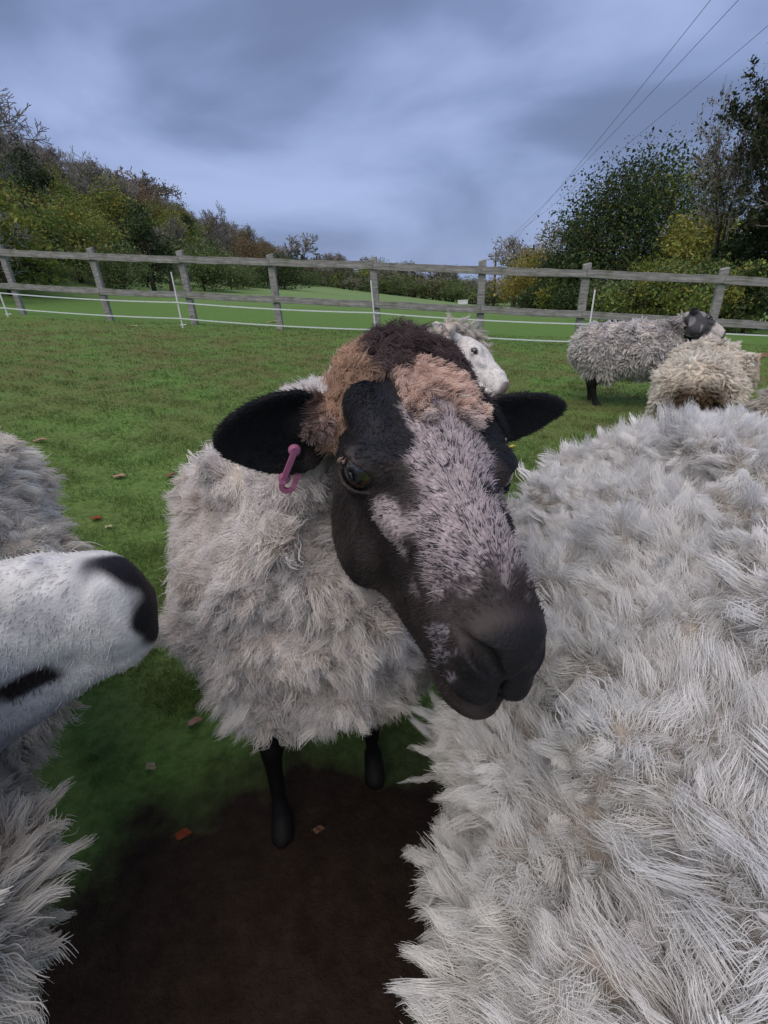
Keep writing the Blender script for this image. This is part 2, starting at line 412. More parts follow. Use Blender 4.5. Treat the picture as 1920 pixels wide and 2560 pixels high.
# ------------------------------------------------------------------ trees and shrubs
def foot(xd, dist):
    """where the line of sight through column xd stands on the ground at that distance ahead"""
    a, b = ray(xd, 0), ray(xd, 1000); t = a[2] / (a[2] - b[2]); d = a + (b - a) * t
    x, y = d[0] / d[1] * dist, dist
    return np.array((x, y, float(terr(x, y))))
def top_z(xd, yd, dist):
    d = ray(xd, yd); return 1.0 + d[2] / d[1] * dist
def leaf_quads(c, size, rng, droop=.3):
    n = len(c); a = unit(rng.normal(size=(n, 3)) + (0, 0, -droop)); b = unit(np.cross(a, rng.normal(size=(n, 3)))); s = size * (1 + .4 * rng.normal(size=(n, 1))).clip(.4, 2)
    nn = np.cross(a, b)
    V = np.stack([c - a * s * .6, c + b * s * .36 + nn * s * .08, c + a * s * .7, c - b * s * .36 + nn * s * .08], 1).reshape(-1, 3)
    return V, np.arange(4 * n).reshape(n, 4)
def limb_tree(rng, h, w, depth, k=3, spread=.55, up=.35, r0=.03, kids=3, first=.28, k0=7, rmin=0.0):
    """branching skeleton; returns thick wood (MB), fine twigs (MB) and the twig ends"""
    thick, fine, ends = MB(), MB(), []
    def grow(p, d, ln, r, dep):
        n = 3; pts = [p]; rr = [r]; q = p; dd = d
        for i in range(n):
            dd = unit(dd + rng.normal(size=3) * .13 + np.array((0, 0, .05 * up))); q = q + dd * ln / n; pts.append(q); rr.append(max(r * (1 - .38 * (i + 1) / n), rmin))
        (thick if dep >= depth - 2 else fine).tube(pts, rr, k0 if dep == depth else (5 if dep >= depth - 2 else k), cap=False)
        if dep == 0: ends.append(q); return
        nk = kids + (rng.random() < .4)
        for j in range(nk):
            at = pts[-1] if j < 2 else pts[rng.integers(1, n)]
            nd = unit(dd + rng.normal(size=3) * spread * np.array((w / h * 1.5, w / h * 1.5, .8)) + np.array((0, 0, up * .35)))
            grow(at, nd, ln * rng.uniform(.58, .82), rr[-1] * rng.uniform(.55, .75), dep - 1)
    grow(np.array((0, 0, -.1)), unit(np.array((rng.normal() * .06, rng.normal() * .06, 1))), h * first, h * r0, depth)
    return thick, fine, np.array(ends)
M_twig = flat_mat('twigs', (.25, .235, .215), .9, .1, .3, 3)
def colours(n, cols, rng, clump=None):
    cols = np.array(cols); k = rng.integers(0, len(cols), n) if clump is None else clump % len(cols)
    return cols[k] * rng.uniform(.65, 1.35, (n, 1)) * (1 + .10 * rng.normal(size=(n, 3)))
def make_bare(name, loc, h, w, seed, label, group=None, depth=5, leaves=0, leaf=.1, cols=None, cat='tree', kids=3, rmin=0.0):
    rng = np.random.default_rng(seed); root = empty(name, loc, label, cat, group)
    tk, fn, ends = limb_tree(rng, h, w, depth, kids=kids, rmin=rmin)
    E_ = np.array([v for v in fn.V]); top = E_[:, 2].max(); sz = h / top; sx = w / (2 * np.percentile(np.abs(E_[:, :2]), 97))
    S_ = np.array((sx, sx, sz))
    for mb in (tk, fn): mb.V = [tuple(np.array(v) * (S_ if mb is fn or True else 1)) for v in mb.V]
    a = tk.build('trunk', M_bark, root, smooth=True, world=False); b = fn.build('twigs', M_twig, root, world=False); b['kind'] = 'stuff'
    if leaves:
        P = E_[rng.integers(0, len(E_), leaves)] * S_ + rng.normal(size=(leaves, 3)) * leaf * .8
        P = P[P[:, 2] > h * .22]
        V, F = leaf_quads(P, leaf, rng); c = mesh('crown', V, F, M_leafy, root, smooth=False, col=np.repeat(colours(len(P), cols, rng), 4, 0).clip(.004, .5), world=False); c['kind'] = 'stuff'
    return root
def make_leafy(name, loc, h, w, seed, label, cols, n=6000, leaf=.14, group=None, base=.12, clumps=26, shape=1.0, cat='tree', loose=.17):
    rng = np.random.default_rng(seed); root = empty(name, loc, label, cat, group)
    # clump centres through the volume of an uneven crown
    c = []
    while len(c) < clumps:
        p = rng.uniform(-1, 1, 3); r = np.linalg.norm(p)
        if r < 1 and r > .25 and p[2] > -.85: c.append(p * (1 + .12 * rng.normal()))
    c = np.array(c); zc_ = (c[:, 2] + 1) / 2
    taper = np.where(zc_ > .45, 1 - shape * .75 * (zc_ - .45) / .55, .85 + .15 * zc_ / .45)
    ctr = np.stack([c[:, 0] * w / 2 * taper * .86, c[:, 1] * w / 2 * taper * .86, h * (base + (1 - base) * (.06 + .88 * zc_))], 1)
    mb = MB(); tp = np.array((0, 0, h * (base + .30)))
    mb.tube([(0, 0, -.15), (w * .01, 0, h * .15), tp], [h * .028, h * .022, h * .014], 7)
    for q in ctr[:: max(1, clumps // 14)]:
        mid = tp * (.55 + .3 * rng.random()); mb.tube([mid, (mid + q) / 2 + rng.normal(size=3) * w * .03, q], [h * .010, h * .007, h * .003], 5, cap=False)
    mb.build('trunk', M_bark, root, smooth=True, world=False)
    k = rng.integers(0, clumps, n); sz = w * loose * rng.uniform(.6, 1.25, clumps)
    g = rng.normal(size=(n, 3)); g = g / np.linalg.norm(g, axis=1)[:, None] * (np.abs(rng.normal(size=(n, 1))) * .55 + .55).clip(0, 1.5)
    P = ctr[k] + g * sz[k][:, None] * (1, 1, .75); P[:, 2] = np.maximum(P[:, 2], .05)
    V, F = leaf_quads(P, leaf, rng)
    cc = colours(n, cols, rng, clump=(k * 7 + (rng.random(n) < .25) * rng.integers(0, 5, n)))
    o = mesh('crown', V, F, M_leafy, root, smooth=False, col=np.repeat(cc, 4, 0).clip(.004, .5), world=False); o['kind'] = 'stuff'
    return root
def dup(root, loc, sc, rz, label, group):
    r = root.copy(); COL.objects.link(r); r.location = loc; r.scale = sc; r.rotation_euler = (0, 0, rz)
    r['label'] = label
    if group: r['group'] = group
    for ch in root.children:
        c = ch.copy(); COL.objects.link(c); c.parent = r
    return r
DK = [(0.0456, 0.0759, 0.0304), (0.0607, 0.0963, 0.0355), (0.0759, 0.1013, 0.0405), (0.0355, 0.0558, 0.0254)]
OL = [(0.1675, 0.2135, 0.0529), (0.2234, 0.2458, 0.0588), (0.1258, 0.178, 0.047), (0.2792, 0.2749, 0.0647)]
RU = [(0.2129, 0.141, 0.0733), (0.1754, 0.124, 0.0733), (0.2506, 0.1691, 0.0846), (0.1379, 0.1183, 0.079)]
GR = [(0.1143, 0.1575, 0.0609), (0.1398, 0.1907, 0.0712), (0.1779, 0.216, 0.0864), (0.0966, 0.1271, 0.0559)]
YE = [(0.287, 0.2033, 0.0478), (0.2392, 0.1914, 0.0527), (0.1794, 0.1555, 0.0478), (0.311, 0.2392, 0.0669)]
GB = [(0.18, 0.1814, 0.1163), (0.2088, 0.189, 0.13), (0.1512, 0.1663, 0.1094)]
# --- the wooded hillside on the left: a few kinds, then copies that share their meshes
def hill_wood():
    kinds = [
        ('bare_tree', lambda l: make_bare('bare_tree', l, 8, 6.5, 21, 'k', depth=6, leaves=3200, leaf=.13, cols=GB, rmin=.016), 'leafless grey brown tree in the wood on the left hillside', 'leafless trees on the hillside'),
        ('bare_tree', lambda l: make_bare('bare_tree', l, 8.5, 6, 22, 'k', depth=6, rmin=.02), 'leafless grey brown tree in the wood on the left hillside', 'leafless trees on the hillside'),
        ('beech_tree', lambda l: make_leafy('beech_tree', l, 7.5, 6.8, 23, 'k', RU, 9000, .14, loose=.2), 'rusty brown autumn tree in the wood on the left hillside', 'rusty brown trees on the hillside'),
        ('evergreen_tree', lambda l: make_leafy('evergreen_tree', l, 6.5, 4.2, 24, 'k', DK, 8000, .12, base=.03, shape=1.1), 'dark evergreen tree in the wood on the left hillside', 'dark evergreens on the hillside'),
        ('olive_tree', lambda l: make_leafy('olive_tree', l, 6.5, 6.2, 25, 'k', OL, 9500, .13, base=.05), 'olive green bushy tree in the wood on the left hillside', 'olive green trees on the hillside'),
        ('bramble_shrub', lambda l: make_leafy('bramble_shrub', l, 2.6, 4.4, 26, 'k', GR, 6500, .085, base=.0, shape=.4, cat='shrub'), 'rough green bramble shrub along the lower edge of the hillside wood', 'brambles along the edge of the wood'),
    ]
    kinds[4] = ('broadleaf_tree', lambda l: make_leafy('broadleaf_tree', l, 6.5, 6.2, 25, 'k', OL, 9500, .13, base=.05), kinds[4][2], kinds[4][3])
    protos = [None] * len(kinds); rng = np.random.default_rng(77); pts = []
    tries = 0
    while len(pts) < 300 and tries < 20000:
        tries += 1
        y = 13 + 175 * rng.random() ** 1.25; s = (1.5 + 62 * rng.random() ** 1.15) * (1 if y > 25 else .7) if rng.random() < .72 else rng.uniform(.4, 5); x = -(9.5 + .015 * y) - s
        if x / y < -.98: continue
        dmin = 2.3 + .022 * y + (0 if s < 6 else 1.0)
        if any((x - a) ** 2 + (y - b) ** 2 < dmin ** 2 for a, b, _ in pts): continue
        pts.append((x, y, s))
    for x, y, s in pts:
        edge = s < 6.5
        pr = [.02, .02, .04, .06, .10, .76] if edge else [.26, .24, .14, .09, .22, .05]
        if y < 32: pr = [.04, .02, .02, .04, .20, .68]
        if x / y < -.42 and not edge: pr = [.34, .26, .02, .06, .28, .04]
        k = rng.choice(6, p=pr); nm, mk, lab, grp = kinds[k]; loc = (x, y, float(terr(x, y)) - .05)
        f = rng.uniform(.55, .88) * (.8 if edge and k != 5 else 1.0) * (1.25 if k == 5 else 1); sc = (f * rng.uniform(.9, 1.15), f * rng.uniform(.9, 1.15), f)
        if protos[k] is None:
            r = mk(loc); r.scale = sc; r['label'] = lab; r['group'] = grp; protos[k] = r
        else: dup(protos[k], loc, sc, rng.uniform(0, 6.28), lab, grp)
    return protos
PROTO = hill_wood()
def lone_bare(xd, yt, dist, w, seed, label, **k):
    p = foot(xd, dist); return make_bare('bare_tree', tuple(p), top_z(xd, yt, dist) - p[2], w, seed, label, rmin=.00042 * dist, **k)
def lone_leafy(name, xd, yt, dist, wd, seed, label, cols, **k):
    p = foot(xd, dist); w = wd * KD / FPX * dist * 1.05
    return make_leafy(name, tuple(p), max(top_z(xd, yt, dist) - p[2], .6), w, seed, label, cols, **k)
lone_bare(24, 128, 46, 9.0, 31, 'tall leafless tree on the hill crest at the top left corner', depth=6)
lone_bare(318, 348, 72, 9.5, 32, 'wide leafless tree rising above the hillside skyline behind a rusty one', depth=6)
lone_leafy('beech_tree', 322, 398, 60, 175, 33, 'large rust brown tree in the middle of the hillside wood', RU, n=12000, leaf=.14)
lone_leafy('broadleaf_tree', 70, 398, 27, 210, 34, 'broad olive yellow tree low on the left edge above the fence', OL + OL + YE[:1], n=26000, leaf=.075, base=.03, clumps=46)
lone_leafy('broadleaf_tree', 215, 455, 34, 130, 38, 'smaller olive tree right of the broad one on the left bank', OL + GR, n=14000, leaf=.085, base=.02, clumps=30)
lone_leafy('evergreen_tree', 245, 432, 50, 70, 39, 'dark round holly in the hillside wood left of the rusty tree', DK, n=7000, leaf=.12, base=.0, shape=.6)
lone_leafy('evergreen_tree', 432, 462, 62, 46, 35, 'narrow dark conifer standing on the hillside', DK, n=7000, leaf=.12, shape=1.2, base=.03)
lone_bare(655, 503, 120, 8.5, 36, 'rounded leafless tree alone on the skyline at the foot of the hill', depth=6)
lone_leafy('evergreen_tree', 612, 548, 52, 120, 37, 'dark green thicket at the end of the hillside wood by the meadow', DK, n=9000, leaf=.11, shape=.5, base=.0, cat='shrub')
# far end of the valley
def far_trees():
    rng = np.random.default_rng(5)
    for i, xd in enumerate(np.linspace(690, 1085, 34)):
        xd += rng.normal() * 8; dist = rng.uniform(118, 165); yt = np.interp(xd, [700, 800, 900, 1000, 1075], [552, 553, 572, 590, 600]) + rng.normal() * 6
        p = foot(xd, dist); h = max(top_z(xd, yt, dist) - p[2], 5); k = rng.choice([0, 0, 1, 2, 4, 4]); pr = PROTO[k]
        lab = {0: 'distant leafless tree at the far end of the valley', 1: 'distant leafless tree at the far end of the valley', 2: 'distant brown tree at the far end of the valley', 4: 'distant grey green tree at the far end of the valley'}[k]
        f = h / 7.5 * rng.uniform(.8, 1.05); dup(pr, tuple(p), (f * 1.55, f * 1.55, f), rng.uniform(0, 6), lab, 'trees at the far end of the valley')
        if i % 2 == 0:
            g_ = rng.uniform(1.3, 1.9); q = foot(xd + 6, dist - 3); dup(PROTO[5], tuple(q), (g_ * 2.2, g_ * 1.6, g_), rng.uniform(0, 6), 'distant hedge shrub closing off the far end of the valley', 'hedge shrubs at the far end of the valley')
far_trees()
# --- the tree belt on the right
lone_bare(1170, 474, 50, 6.5, 41, 'leafless tree behind the ochre tree right of the power pole', depth=6)
lone_bare(1112, 505, 54, 5.5, 42, 'slim leafless tree nearest to the power pole', depth=5, leaves=900, leaf=.13, cols=GB)
lone_leafy('hazel_tree', 1160, 545, 38, 175, 43, 'ochre yellow bushy tree right of the power pole', YE + OL, n=18000, leaf=.10, base=.0, shape=.5)
lone_leafy('big_tree', 1385, 292, 27, 330, 44, 'biggest dark green tree in the belt behind the two far sheep', DK + DK + OL[:2] + [(.05, .045, .02)], n=46000, leaf=.10, base=.02, clumps=60, shape=.85, loose=.19)
lone_leafy('hazel_tree', 1255, 470, 30, 150, 45, 'dark green tree on the left shoulder of the biggest one', DK + GB, n=17000, leaf=.10, base=.0, shape=.7)
lone_leafy('hazel_tree', 1500, 425, 22, 170, 46, 'yellow green tree between the biggest tree and the sparse one', YE[1:3] + OL, n=20000, leaf=.085, base=.0, shape=.6)
lone_bare(1560, 175, 17, 3.6, 47, 'sparse tree with few withered leaves against the sky', depth=6, leaves=3000, leaf=.055, cols=[(.035, .04, .028), (.045, .045, .03), (.13, .11, .03)])
def right_tree():
    p = foot(1735, 13.5); h = top_z(1715, -40, 13.5) - p[2]
    r = make_bare('tall_tree', tuple(p), h, 3.9, 48, 'tall tree with drooping dark leaves cut by the right edge', depth=5, leaves=15000, leaf=.068, cols=[(.022, .036, .018), (.032, .044, .02), (.06, .06, .025)], kids=3)
right_tree()
lone_leafy('ivy_tree', 1672, 350, 15.5, 150, 49, 'dark ivy covered tree low at the right edge', DK, n=24000, leaf=.075, base=.0, shape=.4)
lone_leafy('ivy_tree', 1585, 480, 19, 110, 50, 'dark ivy covered stump below the sparse tree', DK + OL[:1], n=10000, leaf=.06, base=.0, shape=.5)
for i, (xd, yt, dist, wd, cols, lab) in enumerate((
    (1185, 620, 33, 120, DK, 'dark low hedge shrub at the foot of the ochre tree'), (1275, 610, 26, 130, DK, 'dark shrub in the gap below the biggest tree'),
    (1345, 612, 17, 150, GR, 'pale green bramble left of the fence post behind the grey sheep'), (1445, 585, 15.5, 170, GR + OL, 'broad green bramble behind the grey sheep'),
    (1550, 575, 14, 170, OL + GR, 'olive bramble bank above the dark faced sheep'), (1650, 560, 12.5, 170, OL + DK, 'dark olive bramble at the right edge behind the fence'),
    (1240, 580, 30, 130, OL, 'olive shrub in front of the dark tree shoulder'))):
    lone_leafy('bramble_shrub', xd, yt, dist, wd, 60 + i, lab, cols, n=9000, leaf=.045 + .0016 * dist, base=.0, shape=.35, cat='shrub', clumps=18)
# --- power pole and its three wires
def power():
    p = foot(1070, 62); zt = top_z(1073, 548, 62); h = zt - p[2]
    M_pole = flat_mat('pole_timber', (.05, .045, .042), .9, .1, .25, 5)
    root = empty('power_pole', tuple(p), 'thin wooden power pole with a crossarm far off in the meadow', 'pole')
    s = MB(); s.tube([p + (0, 0, -.3), p + (0, 0, h * .5), p + (0, 0, h + .12)], [.15, .125, .10], 8); s.build('pole', M_pole, root, smooth=True)
    # crossarm stands square to the wires
    B_ = []; zw = 7.6
    for (xd, yd) in ((1535, 0), (1595, 0), (1630, 80)):
        d = ray(xd, yd); B_.append(CAM + d * ((zw - 1.0) / d[2]))
    along = unit((B_[0] + B_[1] + B_[2]) / 3 - p) * (1, 1, 0); along = unit(along); side = np.array((along[1], -along[0], 0))
    s = MB(); s.box(p + (0, 0, h - .25), side, along, (0, 0, 1), (1.7, .1, .12)); s.build('crossarm', M_pole, root)
    tops = []
    for k, o in enumerate((-.78, 0, .78)):
        q = p + side * o + np.array((0, 0, h - .19 if k != 1 else h + .12))
        s = MB(); s.tube([q, q + (0, 0, .08), q + (0, 0, .16), q + (0, 0, .24)], [.035, .06, .05, .025], 8); s.build('insulator', M_pole, root, smooth=True); tops.append(q + (0, 0, .24))
    s = MB(); s.box(p + np.array((0, -.14, 1.55)), (1, 0, 0), (0, 1, 0), (0, 0, 1), (.22, .02, .3)); s.build('warning_plate', flat_mat('yellow_plate', (.55, .42, .06), .6), root)
    M_wire = flat_mat('wire', (.12, .12, .13), .6, .3, .1)
    for q, b, lab in zip(tops, B_, ('leftmost of the three overhead power wires', 'middle one of the three overhead power wires', 'rightmost power wire, running behind the tree tops')):
        e_ = b + (b - q) * .9; pts = []
        for t in np.linspace(0, 1, 40):
            x_ = q + (e_ - q) * t; f_ = np.linalg.norm(b - q) / np.linalg.norm(e_ - q)
            x_ = x_ + (0, 0, -2.2 * t * (f_ - t) * 1.6); pts.append(x_)
        s = MB(); s.tube(pts, .0085, 5); w = s.build('power_wire', M_wire); tag(w, lab + ' crossing the sky', 'wire', 'overhead power wires')
power()

# ------------------------------------------------------------------ implicit surfaces -> continuous meshes
def smin(a, b, k):
    h = np.clip(.5 + .5 * (b - a) / k, 0, 1)
    return b * (1 - h) + a * h - k * h * (1 - h)
def smax(a, b, k): return -smin(-a, -b, k)
def ell(p, c, r, R=None):
    q = p - np.asarray(c)
    if R is not None: q = q @ R
    r = np.asarray(r, float)
    k0 = np.linalg.norm(q / r, axis=-1); k1 = np.linalg.norm(q / (r * r), axis=-1) + 1e-9
    return k0 * (k0 - 1) / k1
def cone(p, a, b, ra, rb):
    a = np.asarray(a, float); ab = np.asarray(b, float) - a; q = p - a
    t = np.clip(q @ ab / (ab @ ab), 0, 1)
    return np.linalg.norm(q - t[..., None] * ab, axis=-1) - (ra + (rb - ra) * t)
def surface_nets(fun, lo, hi, h, blk=4):
    lo = np.asarray(lo, float); n = np.ceil((np.asarray(hi) - lo) / (h * blk)).astype(int) + 1
    cg = np.stack(np.meshgrid(*[np.arange(k) for k in n], indexing='ij'), -1)
    cc = lo + (cg + .5) * h * blk
    fc = fun(cc.reshape(-1, 3)).reshape(n)
    near = np.abs(fc) < h * blk * 1.75
    rep = lambda a: a.repeat(blk, 0).repeat(blk, 1).repeat(blk, 2)
    f = rep(fc); mk = rep(near); idx = np.argwhere(mk)
    vals = np.empty(len(idx))
    for i in range(0, len(idx), 400000): vals[i:i + 400000] = fun(lo + idx[i:i + 400000] * h)
    f[mk] = vals
    s = f < 0
    nx, ny, nz = f.shape
    sl = lambda a, o: a[o[0]:nx - 1 + o[0], o[1]:ny - 1 + o[1], o[2]:nz - 1 + o[2]]
    cnt = np.zeros((nx - 1, ny - 1, nz - 1), np.int32)
    for o in np.ndindex(2, 2, 2): cnt += sl(s, o)
    act = np.argwhere((cnt > 0) & (cnt < 8))
    ids = -np.ones((nx - 1, ny - 1, nz - 1), np.int64); ids[tuple(act.T)] = np.arange(len(act))
    acc = np.zeros((len(act), 3)); wn = np.zeros(len(act))
    for ax in range(3):
        for o in np.ndindex(2, 2):
            a = np.insert(np.array(o), ax, 0); b = a.copy(); b[ax] = 1
            ia = act + a; ib = act + b
            fa = f[tuple(ia.T)]; fb = f[tuple(ib.T)]; cross = (fa < 0) != (fb < 0)
            t = np.where(cross, fa / np.where(np.abs(fa - fb) < 1e-12, 1, fa - fb), 0)
            acc[cross] += (ia + t[:, None] * (ib - ia))[cross]; wn += cross
    V = lo + acc / np.maximum(wn, 1)[:, None] * h
    Q = []
    for ax in range(3):
        b1, b2 = (ax + 1) % 3, (ax + 2) % 3
        sa = np.moveaxis(s, ax, 0); e = sa[:-1] != sa[1:]
        E_ = np.argwhere(e); inside = sa[:-1][e]
        c = np.zeros_like(E_); rest = [k for k in range(3) if k != ax]
        c[:, ax] = E_[:, 0]; c[:, rest[0]] = E_[:, 1]; c[:, rest[1]] = E_[:, 2]
        ok = (c[:, b1] > 0) & (c[:, b2] > 0) & (c[:, b1] < ids.shape[b1]) & (c[:, b2] < ids.shape[b2]) & (c[:, ax] < ids.shape[ax])
        c = c[ok]; inside = inside[ok]
        def at(d1, d2):
            k = c.copy(); k[:, b1] += d1; k[:, b2] += d2; return ids[tuple(k.T)]
        q = np.stack([at(-1, -1), at(0, -1), at(0, 0), at(-1, 0)], 1)
        q[~inside] = q[~inside][:, ::-1]
        Q.append(q)
    Q = np.concatenate(Q); Q = Q[(Q >= 0).all(1)]
    return V, Q
def relax(V, Q, it=2, w=.5):
    for _ in range(it):
        s = np.zeros_like(V); c = np.zeros(len(V))
        for a in range(4):
            b = (a + 1) % 4
            np.add.at(s, Q[:, a], V[Q[:, b]]); np.add.at(c, Q[:, a], 1)
            np.add.at(s, Q[:, b], V[Q[:, a]]); np.add.at(c, Q[:, b], 1)
        V = V * (1 - w) + w * s / np.maximum(c, 1)[:, None]
    return V
def sample(V, Q, n, wfun=None, rng=RNG):
    T = np.concatenate([Q[:, [0, 1, 2]], Q[:, [0, 2, 3]]])
    A = V[T[:, 0]]; B = V[T[:, 1]]; C = V[T[:, 2]]
    fn = np.cross(B - A, C - A); ar = np.linalg.norm(fn, axis=1)
    vn = np.zeros_like(V)
    for k in range(3): np.add.at(vn, T[:, k], fn)
    vn /= np.linalg.norm(vn, axis=1)[:, None] + 1e-12
    w = ar.copy()
    if wfun is not None: w = w * wfun((A + B + C) / 3, fn / (ar[:, None] + 1e-12))
    area = w.sum() / 2
    if n < 1: n = int(area * -n) if n < 0 else int(n)
    k = rng.choice(len(T), n, p=w / w.sum())
    u = rng.random((n, 2)); fl = u.sum(1) > 1; u[fl] = 1 - u[fl]
    P = A[k] + u[:, :1] * (B[k] - A[k]) + u[:, 1:] * (C[k] - A[k])
    nn = vn[T[k, 0]] * (1 - u.sum(1))[:, None] + vn[T[k, 1]] * u[:, :1] + vn[T[k, 2]] * u[:, 1:]
    return P, nn / (np.linalg.norm(nn, axis=1)[:, None] + 1e-12)

# ------------------------------------------------------------------ one head, in its own frame: +x to the nose, +y its left, +z out of the forehead
def even(c, n, r):
    """thins random points so that none lie closer than r"""
    kd = KDTree(len(c)); [kd.insert(p, i) for i, p in enumerate(c)]; kd.balance(); ok = np.ones(len(c), bool)
    for i in range(len(c)):
        if ok[i]:
            for _, j, _ in kd.find_range(c[i], r):
                if j > i: ok[j] = False
    return c[ok], n[ok]
class Head:
    def __init__(s, t, R, sc, ear_l, ear_r, topknot=False, eye_r=.0145, plain=False):
        s.t, s.R, s.s, s.ears, s.topknot, s.eye_r, s.plain = np.asarray(t, float), np.asarray(R, float), sc, (ear_l, ear_r), topknot, eye_r, plain
        s.eyes = [np.array((.101, sg * (.0545 if topknot else .0535), -.031)) for sg in (1, -1)]
    def loc(s, p): return (p - s.t) @ s.R / s.s
    def wld(s, q): return (np.asarray(q, float) * s.s) @ s.R.T + s.t
    def sdf_local(s, p):
        d = ell(p, (.045, 0, -.052), (.078, .064, .062))
        d = smin(d, ell(p, (.090, 0, -.034), (.062, .050, .036)), .03)
        d = smin(d, cone(p, (.10, 0, -.045), (.215, 0, -.058), .043, .031), .025)
        d = smin(d, cone(p, (.11, .010, -.080), (.22, .006, -.082), .034, .025), .02)
        d = smin(d, cone(p, (.11, -.010, -.080), (.22, -.006, -.082), .034, .025), .02)
        for sg in (1, -1):
            d = smin(d, ell(p, (.066, sg * .039, -.106), (.062, .027, .056)), .02)
            d = smin(d, ell(p, (.098, sg * .047, -.024), (.034, .017, .018)), .012)
            d = smin(d, ell(p, (.12, sg * .043, -.050), (.05, .012, .012)), .012)
            d = smin(d, ell(p, (.238, sg * .0135, -.078), (.029, .0185, .031)), .012)
            d = smin(d, ell(p, (.244, sg * .012, -.100), (.026, .0165, .015)), .010)
        d = smin(d, cone(p, (.050, 0, -.140), (.225, 0, -.119), .036, .021), .02)
        d = smin(d, ell(p, (.236, 0, -.126), (.026, .020, .017)), .012)
        d = smin(d, ell(p, (.250, 0, -.068), (.020, .023, .022)), .012)
        if s.topknot:
            d = smin(d, ell(p, (-.012, .006, .004), (.050, .064, .040)), .02)
            d = smin(d, ell(p, (.046, .014, -.002), (.046, .050, .026)), .02)
            d = smin(d, ell(p, (.052, .058, -.026), (.040, .022, .026)), .02)
            d = smin(d, cone(p, (.046, -.047, .000), (.082, -.045, -.008), .019, .014), .012)
        if s.plain: pass
        for sg in (() if s.plain else (1, -1)):
            c = s.eyes[0 if sg > 0 else 1]
            gz = np.array((.60, sg, .06)); gz /= np.linalg.norm(gz); er = s.eye_r
            d = smax(d, -ell(p, c + gz * (er + .001), (er * 1.15, er * 1.05, er * .92)), .006)
            lid = np.abs(ell(p, c, (er + .0032,) * 3)) - .0018
            q = p - c; qt = (q[:, 0] - .60 * sg * q[:, 1]) / 1.166
            slit = np.abs(q[:, 2] + .12 * qt) - er * .56 * np.sqrt(np.clip(1 - (qt / (er * 1.12)) ** 2, 0, 1))
            lid = smax(smax(lid, -slit, .0015), -(q @ gz - .003), .004)
            d = smin(d, lid, .003)
            # nostril: a comma-shaped slit
            d = smax(d, -cone(p, (.270, sg * .007, -.081), (.262, sg * .018, -.067), .0040, .0066), .004)
            d = smax(d, -cone(p, (.262, sg * .018, -.067), (.247, sg * .029, -.061), .0062, .002), .004)
        # mouth line and philtrum
        p0 = d
        mz = -.108 + .25 * np.clip(.262 - p[:, 0], -.03, .1) * .18
        m_ = smax(np.abs(p[:, 2] - mz) - .0018, -(p[:, 0] - .185), .004)
        d = smax(d, -smax(m_, -(d + .007), .002), .003)
        ph = smax(np.abs(p[:, 1]) - .0014, np.abs(p[:, 2] + .097) - .013, .003); ph = smax(ph, -(p[:, 0] - .22), .003)
        d = smax(d, -smax(ph, -(d + .005), .002), .003)
        if s.plain: d = smin(p0, ell(p, (.250, 0, -.088), (.026, .026, .036)), .02)
        for sg, (tip, face, wid) in zip((1, -1), s.ears):
            b = np.array((.002, sg * .060, -.030)); tip = np.asarray(tip, float); L = unit(tip - b); F_ = np.asarray(face, float); F_ = unit(F_ - (F_ @ L) * L); Wd = np.cross(F_, L)
            Rm = np.stack([L, Wd, F_], 1); ln = np.linalg.norm(tip - b); c = b + L * ln * .56
            q = (p - c) @ Rm
            # leaf outline: broad in the middle, a blunt point at the tip
            u_ = np.clip(q[:, 0] / (ln * .5), -1, 1)
            wv = np.clip(wid * np.sqrt(np.clip(1 - u_ ** 2, 0, 1)) * (1 - .28 * np.clip(u_, -1, 1)), .004, 1)
            cup = .30 / wid * q[:, 1] ** 2 * (1 - .2 * u_) - .006
            th = np.abs(q[:, 2] - cup) - .0034
            e = smax(th, smax(np.abs(q[:, 1]) - wv, np.abs(q[:, 0]) - ln * .5, .004), .004)
            e = smin(e, cone(p, b - L * .01, b + L * .026, .021, .015), .016)
            d = smin(d, e, .012)
        return d
    def clear_of_ears(s, p):
        q = s.loc(p); d = np.full(len(q), 9.0)
        for sg, (tip, face, wid) in zip((1, -1), s.ears): d = np.minimum(d, cone(q, (.002, sg * .075, -.030), np.asarray(tip), wid, wid * .8))
        return (d > .028) * 1.0
    def sdf(s, p): return s.sdf_local(s.loc(p)) * s.s

def tubes_mesh(path, rad, k=24, caps=True):
    path = np.asarray(path, float); n = len(path); V = []; ref = np.array((.2, .3, .9))
    for i in range(n):
        t = unit(path[min(i + 1, n - 1)] - path[max(i - 1, 0)]); a = unit(np.cross(t, ref)); b = np.cross(t, a)
        for j in range(k):
            an = 2 * math.pi * j / k; V.append(path[i] + rad[i] * (math.cos(an) * a + math.sin(an) * b))
    F = [(i * k + j, (i + 1) * k + j, (i + 1) * k + (j + 1) % k, i * k + (j + 1) % k) for i in range(n - 1) for j in range(k)]
    return np.array(V), np.array(F)

